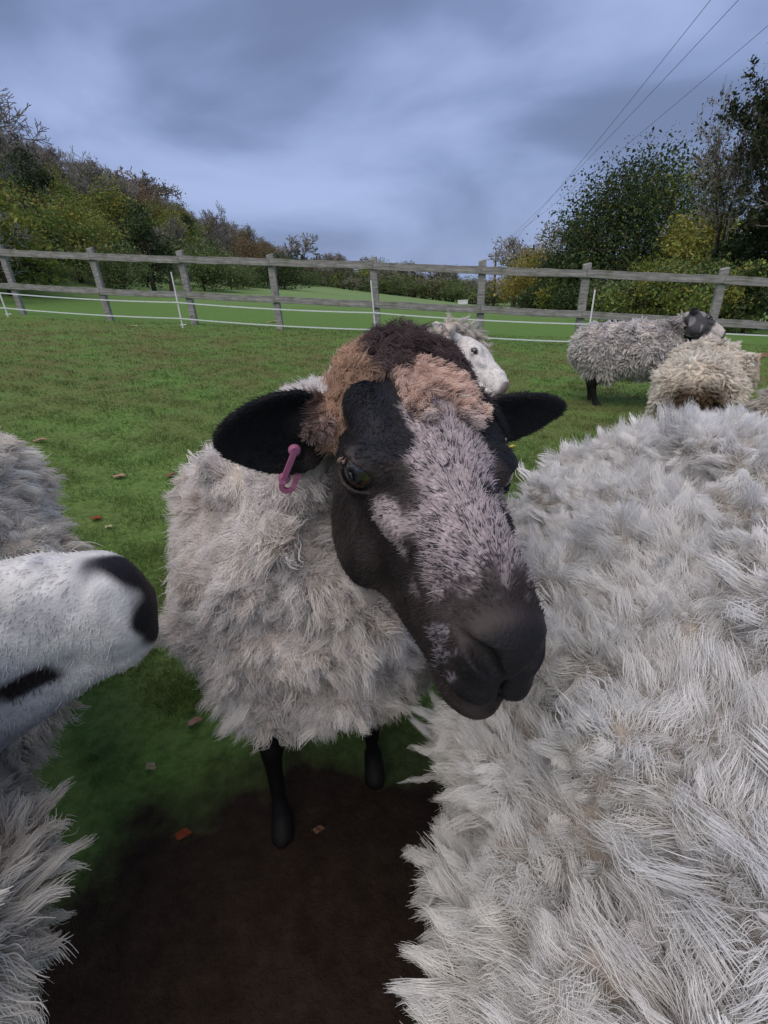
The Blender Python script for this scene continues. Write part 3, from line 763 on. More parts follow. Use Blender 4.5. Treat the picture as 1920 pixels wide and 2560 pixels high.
# ------------------------------------------------------------------ wool made of locks of fibres
def wool(name, V, Q, parent, dens, R, L, M, pts, rad, col_fun, flow_fun, seed, wfun=None, crimp=.0016, turns=3.5, spread=.35, sink=.012, clump=.72, mat=None, tuft=.085, kinkw=.3, fray=.0022, tufts=0, tuft_pull=.5, len_fun=None, pj=.45, lockvar=.07):
    rng = np.random.default_rng(seed)
    c, n = even(*sample(V, Q, -dens * 2.4, wfun, rng), .72 / math.sqrt(dens))
    K = len(c)
    f1, f2 = Field(tuft, seed + 1), Field(tuft * 2.6, seed + 2)
    Ls = L * (1 + .28 * rng.normal(size=K)).clip(.5, 1.45) * (1 + .2 * f2.sc(c))
    if len_fun is not None: Ls = Ls * len_fun(c, n)
    pull = 0
    if tufts:
        tc, tn_ = sample(V, Q, -tufts, None, rng); best = np.full(K, 9.0); bi = np.zeros(K, int)
        for i in range(0, K, 2000):
            D = ((c[i:i + 2000, None] - tc[None]) ** 2).sum(-1); bi[i:i + 2000] = D.argmin(1); best[i:i + 2000] = np.sqrt(D.min(1))
        Rt = math.sqrt(1 / (tufts * math.pi)); v = tc[bi] - c; v = v - (v * n).sum(1)[:, None] * n
        pull = v / L * tuft_pull; Ls = Ls * (1.14 - .48 * np.clip(best / (1.5 * Rt), 0, 1) ** 2)
    d1 = unit(n * .75 + pull + flow_fun(c, n) + f1.vec(c) * spread + rng.normal(size=(K, 3)) * .16)
    kd = unit(n + .25 * f1.vec(c) * spread)
    t1 = unit(np.cross(n, rng.normal(size=(K, 3)))); t2 = np.cross(n, t1)
    t = np.linspace(0, 1, pts)
    phs, tns = rng.uniform(0, 6.283, (K, 1, 1)), turns * (1 + .25 * rng.normal(size=(K, 1, 1)))
    amps = crimp * (1 + .4 * rng.normal(size=(K, 1, 1))) * (.35 + t[None, None] * 1.1)
    hooks = (rng.normal(size=(K, 2)) * .10)[:, :, None] * (t[None, None] ** 2.5); rvar = 1 + .3 * rng.normal(size=(K, 1)).clip(-1, 1)
    cl = 1 - clump * t ** 1.15
    P = np.empty((K, M, pts, 3), np.float32)
    for i in range(0, K, 400):                       # a few hundred locks at a time
        z_ = slice(i, i + 400); k_ = len(c[z_]); T1, T2 = t1[z_, None, None], t2[z_, None, None]
        a = rng.uniform(0, 6.283, (k_, M)); rr = R * np.sqrt(rng.random((k_, M))) * rvar[z_]
        off = (np.cos(a) * rr)[..., None] * t1[z_, None] + (np.sin(a) * rr)[..., None] * t2[z_, None]
        ln = Ls[z_, None] * (1 - .22 * rng.random((k_, M))) * (1 - .25 * (rr / R) ** 2)
        # path of the lock, its fibres drawn together towards the tip
        bend = kd[z_, None] * (t - t * t / 2)[None, :, None] + d1[z_, None] * (t * t / 2)[None, :, None]
        ph = phs[z_] + rng.normal(size=(k_, M, 1)) * pj; wv = 6.283 * t[None, None] * tns[z_]
        w1 = np.sin(ph + wv) * amps[z_]; w2 = np.cos(ph * 1.3 + wv * .9) * amps[z_] * .8
        h_ = hooks[z_] * (Ls[z_, None, None] * kinkw * 3)
        p = (c[z_] - n[z_] * sink)[:, None, None] + off[:, :, None] * cl[None, None, :, None] + (ln[..., None, None] + sink * .6) * bend[:, None]
        p = p + (w1 + h_[:, 0][:, None])[..., None] * T1 + (w2 + h_[:, 1][:, None])[..., None] * T2
        P[z_] = p + rng.normal(size=(k_, M, 1, 3)) * (fray * R / .012) * t[None, None, :, None]
    P = P.reshape(K * M, pts, 3)
    prof = np.where(t < .75, 1, 1 - (t - .75) / .25 * .65)
    Rr = (rad * (1 + .3 * rng.normal(size=(K * M, 1)).clip(-1.5, 1.5))).astype(np.float32) * prof[None].astype(np.float32)
    col = np.repeat(col_fun(c, n, rng) * (1 + lockvar * rng.normal(size=(K, 1))), M, 0) * (1 + .08 * rng.normal(size=(K * M, 1)))
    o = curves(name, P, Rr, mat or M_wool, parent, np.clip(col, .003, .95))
    o['kind'] = 'stuff'
    return o
def short_hair(name, P, n, parent, L, lay, rad, col, dirf, seed, pts=4, jit=.25):
    rng = np.random.default_rng(seed); N = len(P)
    tg = dirf - (dirf * n).sum(1)[:, None] * n; tg = unit(tg)
    tg = unit(tg + rng.normal(size=(N, 3)) * jit)
    d = unit(tg * lay[:, None] + n * (1 - lay)[:, None]); d2 = unit(tg + n * .02)
    t = np.linspace(0, 1, pts); Ls = L * (1 + .25 * rng.normal(size=N)).clip(.4, 1.6)
    X = P[:, None] - n[:, None] * .0005 + Ls[:, None, None] * (d[:, None] * (t - t * t / 2)[None, :, None] + d2[:, None] * (t * t / 2)[None, :, None])
    Rr = rad[:, None] * (1 - .8 * t ** 2)[None]
    o = curves(name, X, Rr, M_hair, parent, np.clip(col, .002, .9)); o['kind'] = 'stuff'
    return o

# ------------------------------------------------------------------ a sheep
def body_frame(x, y, heading, sc=1.0):
    """matrix from sheep coordinates (+x forward, +z up, origin on the ground) to the world; heading in degrees from +x"""
    a = math.radians(heading); z = float(terr(x, y))
    return np.array((x, y, z)), np.array(((math.cos(a), -math.sin(a), 0), (math.sin(a), math.cos(a), 0), (0, 0, 1.0))), sc
def torso_sdf(q, neck_a, neck_b, ra, rb, g=0.0, wid=1.0, hgt=1.0):
    d = ell(q, (-.02, 0, .52), (.50 + g, (.255 + g) * wid, .235 * hgt + g))
    d = smin(d, ell(q, (.30, 0, .52), (.20 + g, (.215 + g) * wid, .225 * hgt + g)), .08)
    d = smin(d, ell(q, (-.36, 0, .54), (.21 + g, (.225 + g) * wid, .215 * hgt + g)), .08)
    d = smin(d, cone(q, neck_a, neck_b, ra + g, rb + g), .09)
    return d
def legs_sdf(q, step=(0, 0, 0, 0), fat=1.0):
    d = np.full(len(q), 9.0)
    for k, sg in enumerate((1, -1)):
        f = step[k]
        for a, b, ra, rb in (((.32, .105, .44), (.30, .10, .29), .075, .045), ((.30, .10, .29), (.325 + f * .5, .095, .185), .040, .023),
                             ((.325 + f * .5, .095, .185), (.325 + f, .095, .055), .020, .015), ((.325 + f, .095, .06), (.335 + f, .095, .035), .018, .019), ((.335 + f, .095, .035), (.355 + f, .095, .012), .021, .026)):
            d = smin(d, cone(q, (a[0], sg * a[1], a[2]), (b[0], sg * b[1], b[2]), ra * (fat if ra < .05 else 1), rb * (fat if rb < .035 else 1)), .010)
        f = step[2 + k]
        for a, b, ra, rb in (((-.32, .11, .46), (-.25, .12, .36), .11, .075), ((-.25, .12, .36), (-.39 + f * .5, .11, .245), .06, .033),
                             ((-.39 + f * .5, .11, .245), (-.36 + f, .105, .06), .022, .016), ((-.36 + f, .105, .06), (-.35 + f, .105, .035), .018, .019), ((-.35 + f, .105, .035), (-.33 + f, .105, .012), .021, .026)):
            d = smin(d, cone(q, (a[0], sg * a[1], a[2]), (b[0], sg * b[1], b[2]), ra * (fat if ra < .05 else 1), rb * (fat if rb < .035 else 1)), .010)
    return np.maximum(d, -(q[:, 2] - .001))
def make_sheep(name, label, frame, head, spec):
    o0, Rb, sc = frame
    L2 = lambda p: (p - o0) @ Rb / sc
    root = empty(name, tuple(o0), label, 'sheep', spec.get('group', 'flock of sheep in the paddock'))
    nb = L2(head.wld((.03, 0, -.075))[None])[0]
    na = np.array(spec.get('neck', (.32, 0, .62))); ra, rb = spec.get('neck_r', (.15, .10))
    wid = spec.get('wid', 1.0); hgt = spec.get('hgt', 1.0)
    # --- continuous skin: trunk, neck, legs coarse; head fine
    def f_body(p):
        q = L2(p)
        return smin(torso_sdf(q, na, nb, ra - .03, rb - .035, -.03, wid, hgt), legs_sdf(q - np.array((0, spec.get('leg_dy', 0), 0)), spec.get('step', (0, 0, 0, 0)), spec.get('leg_fat', 1.0)), .04) * sc
    ext = np.array([(sx, sy, sz) for sx in (-.68, .72) for sy in (-.42, .42) for sz in (-.03, .95)]) * sc @ Rb.T + o0
    lo, hi = ext.min(0), ext.max(0); hw = head.wld((.03, 0, -.05)); lo = np.minimum(lo, hw - .2); hi = np.maximum(hi, hw + .2)
    hb = spec.get('body_h', .012)
    Vb, Qb = surface_nets(f_body, lo, hi, hb); Vb = relax(Vb, Qb, 2)
    hc = head.wld((.10, 0, -.05)); rad = .26 * head.s
    Vh, Qh = surface_nets(head.sdf, hc - rad, hc + rad, spec.get('head_h', .003)); Vh = relax(Vh, Qh, 1, .35)
    lc = spec['leg_col']; Lq = L2(Vb)
    cb = np.tile(np.array(lc, float), (len(Vb), 1)); cb[Lq[:, 2] < .05] = spec.get('hoof', (.02, .018, .016))
    ch = spec['face'](head.loc(Vh), np.random.default_rng(5))[0]
    mesh('body', np.concatenate([Vb, Vh]), np.concatenate([Qb, Qh + len(Vb)]), M_skin, root, col=np.concatenate([cb, ch]))
    # --- fleece: a lumpy under-layer, and locks of fibre on it
    g = spec.get('g', .012); lump = Field(spec.get('lump_w', .11), spec['seed'] + 9); lump2 = Field(.045, spec['seed'] + 10); la, lb = spec.get('lump', (.008, .003))
    def f_fl(p):
        q = L2(p)
        d = torso_sdf(q, na, nb, ra, rb, g, wid, hgt) * sc
        for sg in (1, -1):
            d = smin(d, cone(q, (-.30, sg * .12, .42), (-.27, sg * .125, .33), .11, .075) * sc, .05)
            d = smin(d, cone(q, (.31, sg * .11, .42), (.30, sg * .105, .33), .09, .065) * sc, .05)
        if 'tail' in spec: d = smin(d, cone(q, (-.56, 0, .60), (-.60, 0, .40), .05, .035) * sc, .03)
        # the wool stops behind the face
        hl = head.loc(p)
        d = smax(d, -ell(hl, (.128, 0, -.07), (.165, .17, .17)) * head.s, .03)
        if head.topknot: d = smax(d, -ell(hl, (-.005, .006, .004), (.090, .088, .072)) * head.s, .02)
        return d + (la * lump.sc(p) + lb * lump2.sc(p)) * sc
    Vf, Qf = surface_nets(f_fl, lo - .06, hi + .06, spec.get('fleece_h', .014)); Vf = relax(Vf, Qf, 1, .4)
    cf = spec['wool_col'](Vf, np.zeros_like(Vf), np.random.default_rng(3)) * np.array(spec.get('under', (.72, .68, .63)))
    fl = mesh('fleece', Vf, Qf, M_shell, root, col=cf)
    for wn in spec['wool']:
        kw = dict(wn); kw.setdefault('col_fun', spec['wool_col'])
        wf0 = kw.get('wfun') or (lambda c, fn: np.ones(len(c)))
        kw['wfun'] = lambda c, fn, wf0=wf0: wf0(c, fn) * (ell(head.loc(c), (.138, 0, -.07), (.158, .145, .160)) > 0) * head.clear_of_ears(c) * (1.0 if not head.topknot else (ell(head.loc(c), (-.015, 0, .005), (.085, .085, .075)) > 0))
        wool('wool_lock', Vf, Qf, fl, seed=spec['seed'], **kw)
    # the sides turned away from the photographer carry the same locks, spun from fewer and stouter fibres
    kw = dict(dens=2300, R=.0175, L=spec['wool'][0]['L'] * 1.0, M=26, pts=6, rad=.0007, flow_fun=spec['wool'][0]['flow_fun'], spread=.2, clump=.66, fray=.0024, col_fun=spec['wool_col'], wfun=lambda c, fn: (facing(c, fn) < .5) * (ell(head.loc(c), (.138, 0, -.07), (.158, .145, .160)) > 0) * 1.0)
    wool('wool_lock', Vf, Qf, fl, seed=spec['seed'] + 60, **kw)
    # --- eyes
    for c, sg in zip(head.eyes, (1, -1)):
        n_u, n_v = 36, 26; E = []; EC = []
        for i in range(n_v + 1):
            th = math.pi * i / n_v
            for j in range(n_u):
                ph = 2 * math.pi * j / n_u; dl = np.array((math.sin(th) * math.cos(ph), math.cos(th) * sg, math.sin(th) * math.sin(ph)))
                E.append(head.wld(c + head.eye_r * dl))
                gz = unit(np.array((.62, sg, .05))); th2 = math.acos(max(-1, min(1, float(dl @ gz)))); EC.append((.004, .005, .009) if (th2 < .66 and abs(dl[2]) < .34) else ((.045, .028, .014) if th2 < .80 else ((.012, .011, .013) if th2 < 1.0 else (.05, .04, .036))))
        F = [(i * n_u + j, i * n_u + (j + 1) % n_u, (i + 1) * n_u + (j + 1) % n_u, (i + 1) * n_u + j) for i in range(n_v) for j in range(n_u)]
        mesh('eye', E, F, M_eye, root, col=np.array(EC))
    # --- short hair of the face and ears
    nh = spec.get('hair', 0)
    if nh:
        P, n = sample(Vh, Qh, nh, lambda c, fn: (head.loc(c)[:, 0] > -.04) * 1.0, np.random.default_rng(spec['seed'] + 4))
        ql = head.loc(P); col, Ln, lay, rd = spec['face'](ql, np.random.default_rng(6))
        # hair grows from the crown and the bridge back and down over the cheeks; on the ears towards their tips
        dl = np.stack([np.where(ql[:, 0] > .11, -.35, .25) + .0 * ql[:, 0], ql[:, 1] * 8, -np.ones(len(ql)) * .5], 1)
        dl[:, 0] = np.where((np.abs(ql[:, 1]) < .035) & (ql[:, 2] > -.06), -.9, dl[:, 0])
        ear = np.abs(ql[:, 1]) > .075
        dl[ear] = np.stack([np.zeros(ear.sum()), np.sign(ql[ear, 1]), np.zeros(ear.sum())], 1)
        short_hair('face_hair', P, n, root, Ln, lay, rd, col, dl @ head.R.T, spec['seed'] + 5)
    return root, (Vh, Qh), (Vf, Qf)

# ------------------------------------------------------------------ the flock
M_eye = attr_mat('eye_surface', .08, .6); M_eye.node_tree.nodes['Principled BSDF'].inputs['Coat Weight'].default_value = 1.0
def at_d(xd, yd, dep): return CAM + ray(xd, yd) * dep
def axes(X, Z):
    X = unit(np.asarray(X, float)); Z = np.asarray(Z, float); Z = unit(Z - (Z @ X) * X); return np.stack([X, np.cross(Z, X), Z], 1)
patchy = Field(.012, 41); patchy2 = Field(.035, 42); blotch = Field(.02, 43)
def face_main(q, rng):
    n = len(q); x, y, z = q.T; ay = np.abs(y)
    nz, nz2 = patchy.sc(q), patchy2.sc(q); rnd = rng.random(n)
    c = np.tile((.031, .0245, .0245), (n, 1)) * (1 + .35 * nz2.clip(-1, 2))[:, None]
    # speckled grey bridge of the nose
    br = sstep((.040 + .004 * nz2 - ay) / .012) * sstep((z + .068) / .014) * sstep((x - .066) / .012) * sstep((.238 + .006 * nz - x) / .02)
    br = np.maximum(br, .75 * sstep((.03 - ay) / .02) * sstep((x - .05) / .02) * sstep((.235 - x) / .02) * (z > -.07))
    fade = 1 - .60 * sstep((x - .180) / .055)
    pale = np.where(rnd < (.79 + .12 * nz - .28 * (1 - fade)), 1.0, 0.0)
    grey = np.array((.030, .028, .040)) + pale[:, None] * (np.array((.42, .36, .365)) * (.75 + .4 * rng.random((n, 1))) * (.45 + .55 * fade)[:, None])
    c = c * (1 - br[:, None]) + grey * br[:, None]
    # a small black spot on the bridge
    sp = sstep((.0065 - np.hypot(x - .158, (y - .021) * 1.1) + .002 * nz) / .003); c = lerp(c, (.012, .012, .016), sp * (z > -.07))
    # pale streak that runs from the inner corner of the eye down the cheek
    for sg in (-1, 1):
        t = np.clip((x - .112) / .085, 0, 1); ex = np.hypot((y - sg * (.052 - .012 * t)) * .8, z + .034 + .040 * t); wd = .004 + .013 * np.sin(np.clip(t * 1.25 - .1, 0, 1) * 3.1)
        st = sstep((wd + .004 * nz2 - ex) / .007) * (x > .105) * (x < .205)
        c = lerp(c, np.array((.40, .345, .36)), .9 * st * (rnd < .86))
    # brown-pink brow outside the dark patch, tan forehead between the patches
    brow = sstep((ay - .038) / .01) * sstep((.074 + .004 * nz2 - x) / .012) * sstep((z + .045) / .012) * (ay < .085)
    c = lerp(c, np.array((.17, .115, .10)), brow)
    fh = sstep((.036 - ay) / .01) * sstep((.075 + .005 * nz2 - x) / .014) * (z > -.05) * sstep((x - .01) / .01)
    c = lerp(c, np.array((.30, .20, .15)), fh)
    # worn grey patch beside the right nostril
    gp = sstep((.016 + .005 * nz - np.sqrt(((x - .238) / 1.3) ** 2 + (y + .036) ** 2 + ((z + .084) / 1.4) ** 2)) / .01) * (rnd < .6)
    c = lerp(c, np.array((.26, .24, .28)), gp * .8)
    # smooth black patches from the crown down over the brows, one on each side of the forehead
    for sg, y0, y1 in ((-1, -.046, -.045), (1, .058, .058)):
        tt = np.clip((x + .01) / .13, 0, 1); pt = sstep((.0235 + .0018 * nz2 - np.hypot(np.where(x < .106, 0, (x - .106)), y - (y0 + (y1 - y0) * tt))) / .0045) * (z > -.052) * (x > -.03)
        c = lerp(c, (.0105, .0115, .016), pt)
        if sg < 0: patch_r = pt
    ear = ay > .088
    c[ear] = (.010, .011, .014)
    nose = sstep((x - .252) / .01) * (z > -.103); c = lerp(c, (.010, .010, .012), nose)
    L = np.where(br > .4, .0070, .0055); L = np.where(ear, .006, L); L = np.where((x > .25), .0022, L); L = np.where(brow > .5, .012, L)
    near_eye = np.minimum(np.linalg.norm(q - (.107, -.0625, -.03), axis=1), np.linalg.norm(q - (.107, .0625, -.03), axis=1)); L = np.where(near_eye < .021, .0015, L); L = np.where(patch_r > .5, .0045, L); L = np.where((x > .250) & (z > -.100), .0006, L)
    lay = np.where(ear, .75, np.where(br > .4, .78, .86)); lay = np.where(brow > .5, .5, lay)
    rd = np.where(br > .4, .00026, .00024) * (1 + .3 * rng.normal(size=n)).clip(.5, 1.6)
    return c, L, lay, rd
def wcol(base, var, dirt=(.34, .26, .17), damt=.25, seed=1, wl=.12):
    fa, fb = Field(wl, seed), Field(wl * .3, seed + 50)
    def f(c, n, rng):
        v = fa.sc(c); w = fb.sc(c)
        o = np.array(base)[None] * (1 + var * (.6 * v + .6 * w))[:, None]
        return np.clip(lerp(o, np.array(dirt), damt * sstep((v + .6 * w - .3) / 1.4)), .01, .92)
    return f
def facing(c, fn):
    v = c - CAM; z = np.maximum(v @ FW, .01); ix, iy = (v @ CR) / z * FPX / (IW / 2), (v @ CU) / z * FPX / (IH / 2)
    seen = (np.abs(ix) < 1.16) & (np.abs(iy) < 1.14) & (v @ FW > .02)
    return np.where(((unit(-v) * fn).sum(1) > -.22) & seen, 1.0, .02)
down = np.array((0, 0, -1.0))

# --- the sheep that sniffs at the camera
R_MAIN = np.array([[0.25696395738731637, 0.9450342429267333, 0.20218754734094158], [-0.9555026782268617, 0.27979791475319177, -0.09342247481767826], [-0.1448590918967241, -0.16918453415032253, 0.9748807295762876]])
h_main = Head((.0254, .4675, .8975), R_MAIN @ np.array(((math.cos(.035), math.sin(.035), 0), (-math.sin(.035), math.cos(.035), 0), (0, 0, 1))), 1.03, ear_l=((.014, .172, -.006), (.95, .1, -.25), .031), ear_r=((.004, -.163, -.064), (.95, .10, -.15), .044), topknot=True, eye_r=.0185)
fr_main = body_frame(-.135, .965, -86)
wc_main = wcol((.86, .825, .81), .07, damt=.25, seed=2)
root, HM, FM = make_sheep('sheep', 'nearest cream woolly sheep with black and grey face, tan forehead and pink ear tag', fr_main, h_main, dict(
    seed=100, leg_col=(.005, .0042, .004), hoof=(.007, .006, .005), face=face_main, wool_col=wc_main, step=(-.04, .05, .05, -.05), neck=(.28, 0, .60), neck_r=(.175, .085), wid=.78, hgt=.76, leg_dy=-.035, lump=(.012, .005), lump_w=.085, body_h=.012, head_h=.0026, hair=120000, fleece_h=.012,
    wool=[dict(dens=7500, R=.0110, L=.030, M=50, pts=9, rad=.0003, flow_fun=lambda c, n: down * .45 + n * .2, wfun=facing, spread=.25, turns=2.6, crimp=.0018, clump=.58, fray=.0036, kinkw=.5, tufts=750, tuft_pull=.7),
          dict(dens=9000, R=.012, L=.020, M=22, pts=7, rad=.0003, flow_fun=lambda c, n: n * .2, wfun=facing, spread=.4, clump=.25, fray=.006)]))
# topknot: dark crown, tan forehead, brown curls at the sides
def topknot(head, HVQ, parent, seed, name, colf, mask, dens, L, R, M, fl, **kw):
    V, Q = HVQ; fwd = head.R[:, 0]; side = head.R[:, 1]
    wool(name, V, Q, parent, dens, R, L, M, 9, .00026, lambda c, n, rng: colf(head.loc(c), rng), lambda c, n: fwd * fl + down * .12, seed, lambda c, fn: mask(head.loc(c)), sink=.003, tuft=.03, **kw)
def tk_col(q, rng):
    x, y, z = q.T; n = len(q); v = patchy2.sc(q) * .35
    dark = np.array((.12, .088, .092)); curl = np.array((.52, .36, .27)); c = np.tile(dark, (n, 1))
    c = lerp(c, curl, sstep((-y - .030 + .010 * v) / .012) * sstep((.075 - x) / .02))
    return c * (1 + .18 * v)[:, None]
def fh_col(q, rng):
    x, y, z = q.T; n = len(q); v = patchy2.sc(q) * .35; c = np.tile((.80, .62, .54), (n, 1))
    c = lerp(c, np.array((.52, .46, .45)), sstep((x - .078) / .02)); c = lerp(c, np.array((.42, .32, .30)), sstep((-y - .052) / .01))
    return c * (1 + .14 * v + .1 * patchy.sc(q))[:, None]
def in_x(q, a, b): return (q[:, 0] > a) & (q[:, 0] < b + .008 * patchy2.sc(q)) & (q[:, 2] > -.062 + .35 * np.clip(q[:, 0], 0, 1))
topknot(h_main, HM, root, 131, 'crown_wool', tk_col, lambda q: (in_x(q, -.07, .026) & (np.abs(q[:, 1]) < .074)) * 1.0, 42000, .012, .0055, 36, .25, crimp=.0026, turns=2.6, spread=.4, clump=.42, fray=.0045, kinkw=1.2)
topknot(h_main, HM, root, 132, 'forehead_wool', fh_col, lambda q: (in_x(q, .022, .088) & (q[:, 1] > -.022) & (q[:, 1] < .052) | in_x(q, .015, .082) & (q[:, 1] < -.066) & (q[:, 1] > -.092)) * 1.0, 52000, .0115, .0045, 34, 1.1, crimp=.0009, turns=1.2, spread=.18, clump=.16, fray=.0030, kinkw=.5)
# ear tag hung through the lower edge of the right ear: a bent strap with two studs
def ear_tag(head, parent):
    a = head.wld((.026, -.102, -.052)); b = head.wld((.024, -.112, -.087)); fz = head.R[:, 0]
    side = unit(np.cross(b - a, fz)); s = MB(); pts = []
    for t in np.linspace(0, 1, 9): pts.append(a + (b - a) * t + fz * .004)
    bot = unit(b - a)
    for an in np.linspace(0, math.pi, 9): pts.append(b + bot * (.006 * math.sin(an)) + side * (-.006 + .006 * math.cos(an)) * -1 * -1 + fz * .004)
    for t in np.linspace(0, 1, 4)[1:]: pts.append(b + side * -.012 - bot * .014 * t + fz * .002)
    n_ = len(pts)
    V = []; F = []
    for i, p in enumerate(pts):
        tg = unit(pts[min(i + 1, n_ - 1)] - pts[max(i - 1, 0)]); nr = unit(np.cross(tg, fz)); w = .0032 if i < 14 else .0026
        for u_, v_ in ((-1, -.5), (1, -.5), (1, .5), (-1, .5)): V.append(p + nr * w * u_ * .8 + fz * .0022 * v_ * 2)
    for i in range(n_ - 1):
        for j in range(4): F.append((i * 4 + j, i * 4 + (j + 1) % 4, i * 4 + 4 + (j + 1) % 4, i * 4 + 4 + j))
    s.add(V, F)
    o = s.build('ear_tag', M_tag, parent, smooth=False); bv = o.modifiers.new('bevel', 'BEVEL'); bv.width = .0008; bv.segments = 2
    for p in (a, b + bot * -.006 + side * -.001):
        st = MB(); st.tube([p + fz * .0015, p + fz * .0042, p + fz * .0055], [.0060, .0056, .004], 16); st.build('stud', M_tag, o, smooth=False)
ear_tag(h_main, root)

# --- the big fleece that fills the right foreground
wc_right = wcol((.84, .84, .835), .05, dirt=(.50, .45, .39), damt=.22, seed=5)
fr_r = body_frame(.425, .34, -107)
h_r = Head(fr_r[0] + fr_r[1] @ np.array((.66, .05, .62)), axes(fr_r[1] @ np.array((.8, 0, -.6)), fr_r[1] @ np.array((.6, 0, .8))), 1.0, ((-.03, .15, -.05), (.9, -.2, -.2), .034), ((-.03, -.15, -.05), (.9, .2, -.2), .034))
def face_dark(q, rng):
    n = len(q); c = np.tile((.03, .027, .028), (n, 1)); return c, np.full(n, .006), np.full(n, .8), np.full(n, .0004)
REAR = np.array((.29, .96, 0))
def lean_back(c, n): return REAR * .42 + down * .10
def shag(c, n): return .66 + .52 * sstep((.66 - c[:, 2]) / .30)
make_sheep('sheep', 'big white sheep on the right seen from above, only its long shaggy fleece showing', fr_r, h_r, dict(
    seed=200, leg_col=(.02, .018, .018), face=face_dark, wool_col=wc_right, wid=1.17, g=.028, under=(.50, .45, .40), lump=(.017, .006), lump_w=.10, body_h=.014, head_h=.005, fleece_h=.013,  # under: shell darkened, crevice shade between tufts put into its colour
    wool=[dict(dens=4200, R=.0165, L=.047, M=135, pts=9, rad=.00018, flow_fun=lean_back, wfun=facing, spread=.22, crimp=.0015, turns=3.0, tuft=.12, clump=.80, fray=.0011, kinkw=.3, tufts=360, tuft_pull=.70, len_fun=shag, pj=.2, lockvar=.10),
          dict(dens=2400, R=.0085, L=.049, M=44, pts=11, rad=.00014, flow_fun=lean_back, wfun=facing, spread=.24, crimp=.0019, turns=3.8, tuft=.12, clump=.82, fray=.0006, kinkw=.4, tufts=360, tuft_pull=.70, len_fun=shag, pj=.15, lockvar=.10),
          dict(dens=4000, R=.0150, L=.038, M=46, pts=7, rad=.0002, flow_fun=lambda c, n: REAR * .25, wfun=facing, spread=.08, clump=.60, fray=.0022, lockvar=.08),
          dict(dens=11000, R=.010, L=.022, M=20, pts=5, rad=.00016, flow_fun=lambda c, n: n * .3, wfun=facing, spread=.2, clump=.3, fray=.004)]))

# --- the white-faced sheep that swings its head in from the left
X = CR * .91 + CU * .41 + FW * .10; Zv = CU * .85 - CR * .3 - FW * .50
R_l = axes(X, Zv); nose = at_d(276, 1262, .44); sc_l = 1.2
h_l = Head(nose - R_l @ (np.array((.268, 0, -.078)) * sc_l), R_l, sc_l, ear_l=((-.05, .15, -.04), (.9, -.2, -.2), .034), ear_r=((-.05, -.15, -.04), (.9, .2, -.2), .034), plain=True)
def face_left(q, rng):
    n = len(q); x, y, z = q.T; v, w = patchy2.sc(q), patchy.sc(q)
    c = np.tile((.70, .70, .69), (n, 1)) * (1 + .05 * w)[:, None]
    c = lerp(c, (.34, .36, .42), .8 * sstep((-.055 - z + .012 * v) / .02) * sstep((.22 - x) / .05))     # greyer cheek and jaw
    c = lerp(c, (.30, .31, .36), .5 * sstep((v - .5) / .8))
    nz = sstep((x - .262 + .006 * v) / .012); c = lerp(c, (.013, .013, .017), nz)              # black nose
    lip = sstep((.013 - np.abs(z + .105)) / .006) * sstep((x - .150) / .015) * sstep((.208 - x) / .012) * (y < 0); c = lerp(c, (.018, .015, .017), lip)
    for cx_, cy_, cz_, r_ in ((.165, -.010, -.026, .013), (.10, -.05, -.03, .018), (.188, -.030, -.046, .011), (.15, -.042, -.06, .012)):
        c = lerp(c, (.075, .08, .10), .85 * sstep((r_ - np.linalg.norm(q - (cx_, cy_, cz_), axis=1)) / .006))
    L = np.full(n, .006); L[x > .25] = .002
    return c, L, np.full(n, .85), np.full(n, .00032)
wc_left = wcol((.93, .88, .80), .06, damt=.28, seed=8)
fr_l = body_frame(-.775, .43, -56); fr_l = (fr_l[0], fr_l[1], 1.13)
make_sheep('sheep', 'white faced sheep with a black nose leaning in at the left edge', fr_l, h_l, dict(
    seed=300, leg_col=(.02, .018, .018), face=face_left, wool_col=wc_left, wid=1.08, hgt=1.12, g=.014, body_h=.014, head_h=.0034, fleece_h=.013, hair=36000, neck=(.30, 0, .58), neck_r=(.20, .115),
    wool=[dict(dens=5200, R=.0125, L=.040, M=40, pts=9, rad=.0004, flow_fun=lambda c, n: down * .5, wfun=facing, spread=.3),
          dict(dens=5500, R=.014, L=.022, M=18, pts=6, rad=.00045, flow_fun=lambda c, n: n * .2, wfun=facing, spread=.5, clump=.25, fray=.006)]))

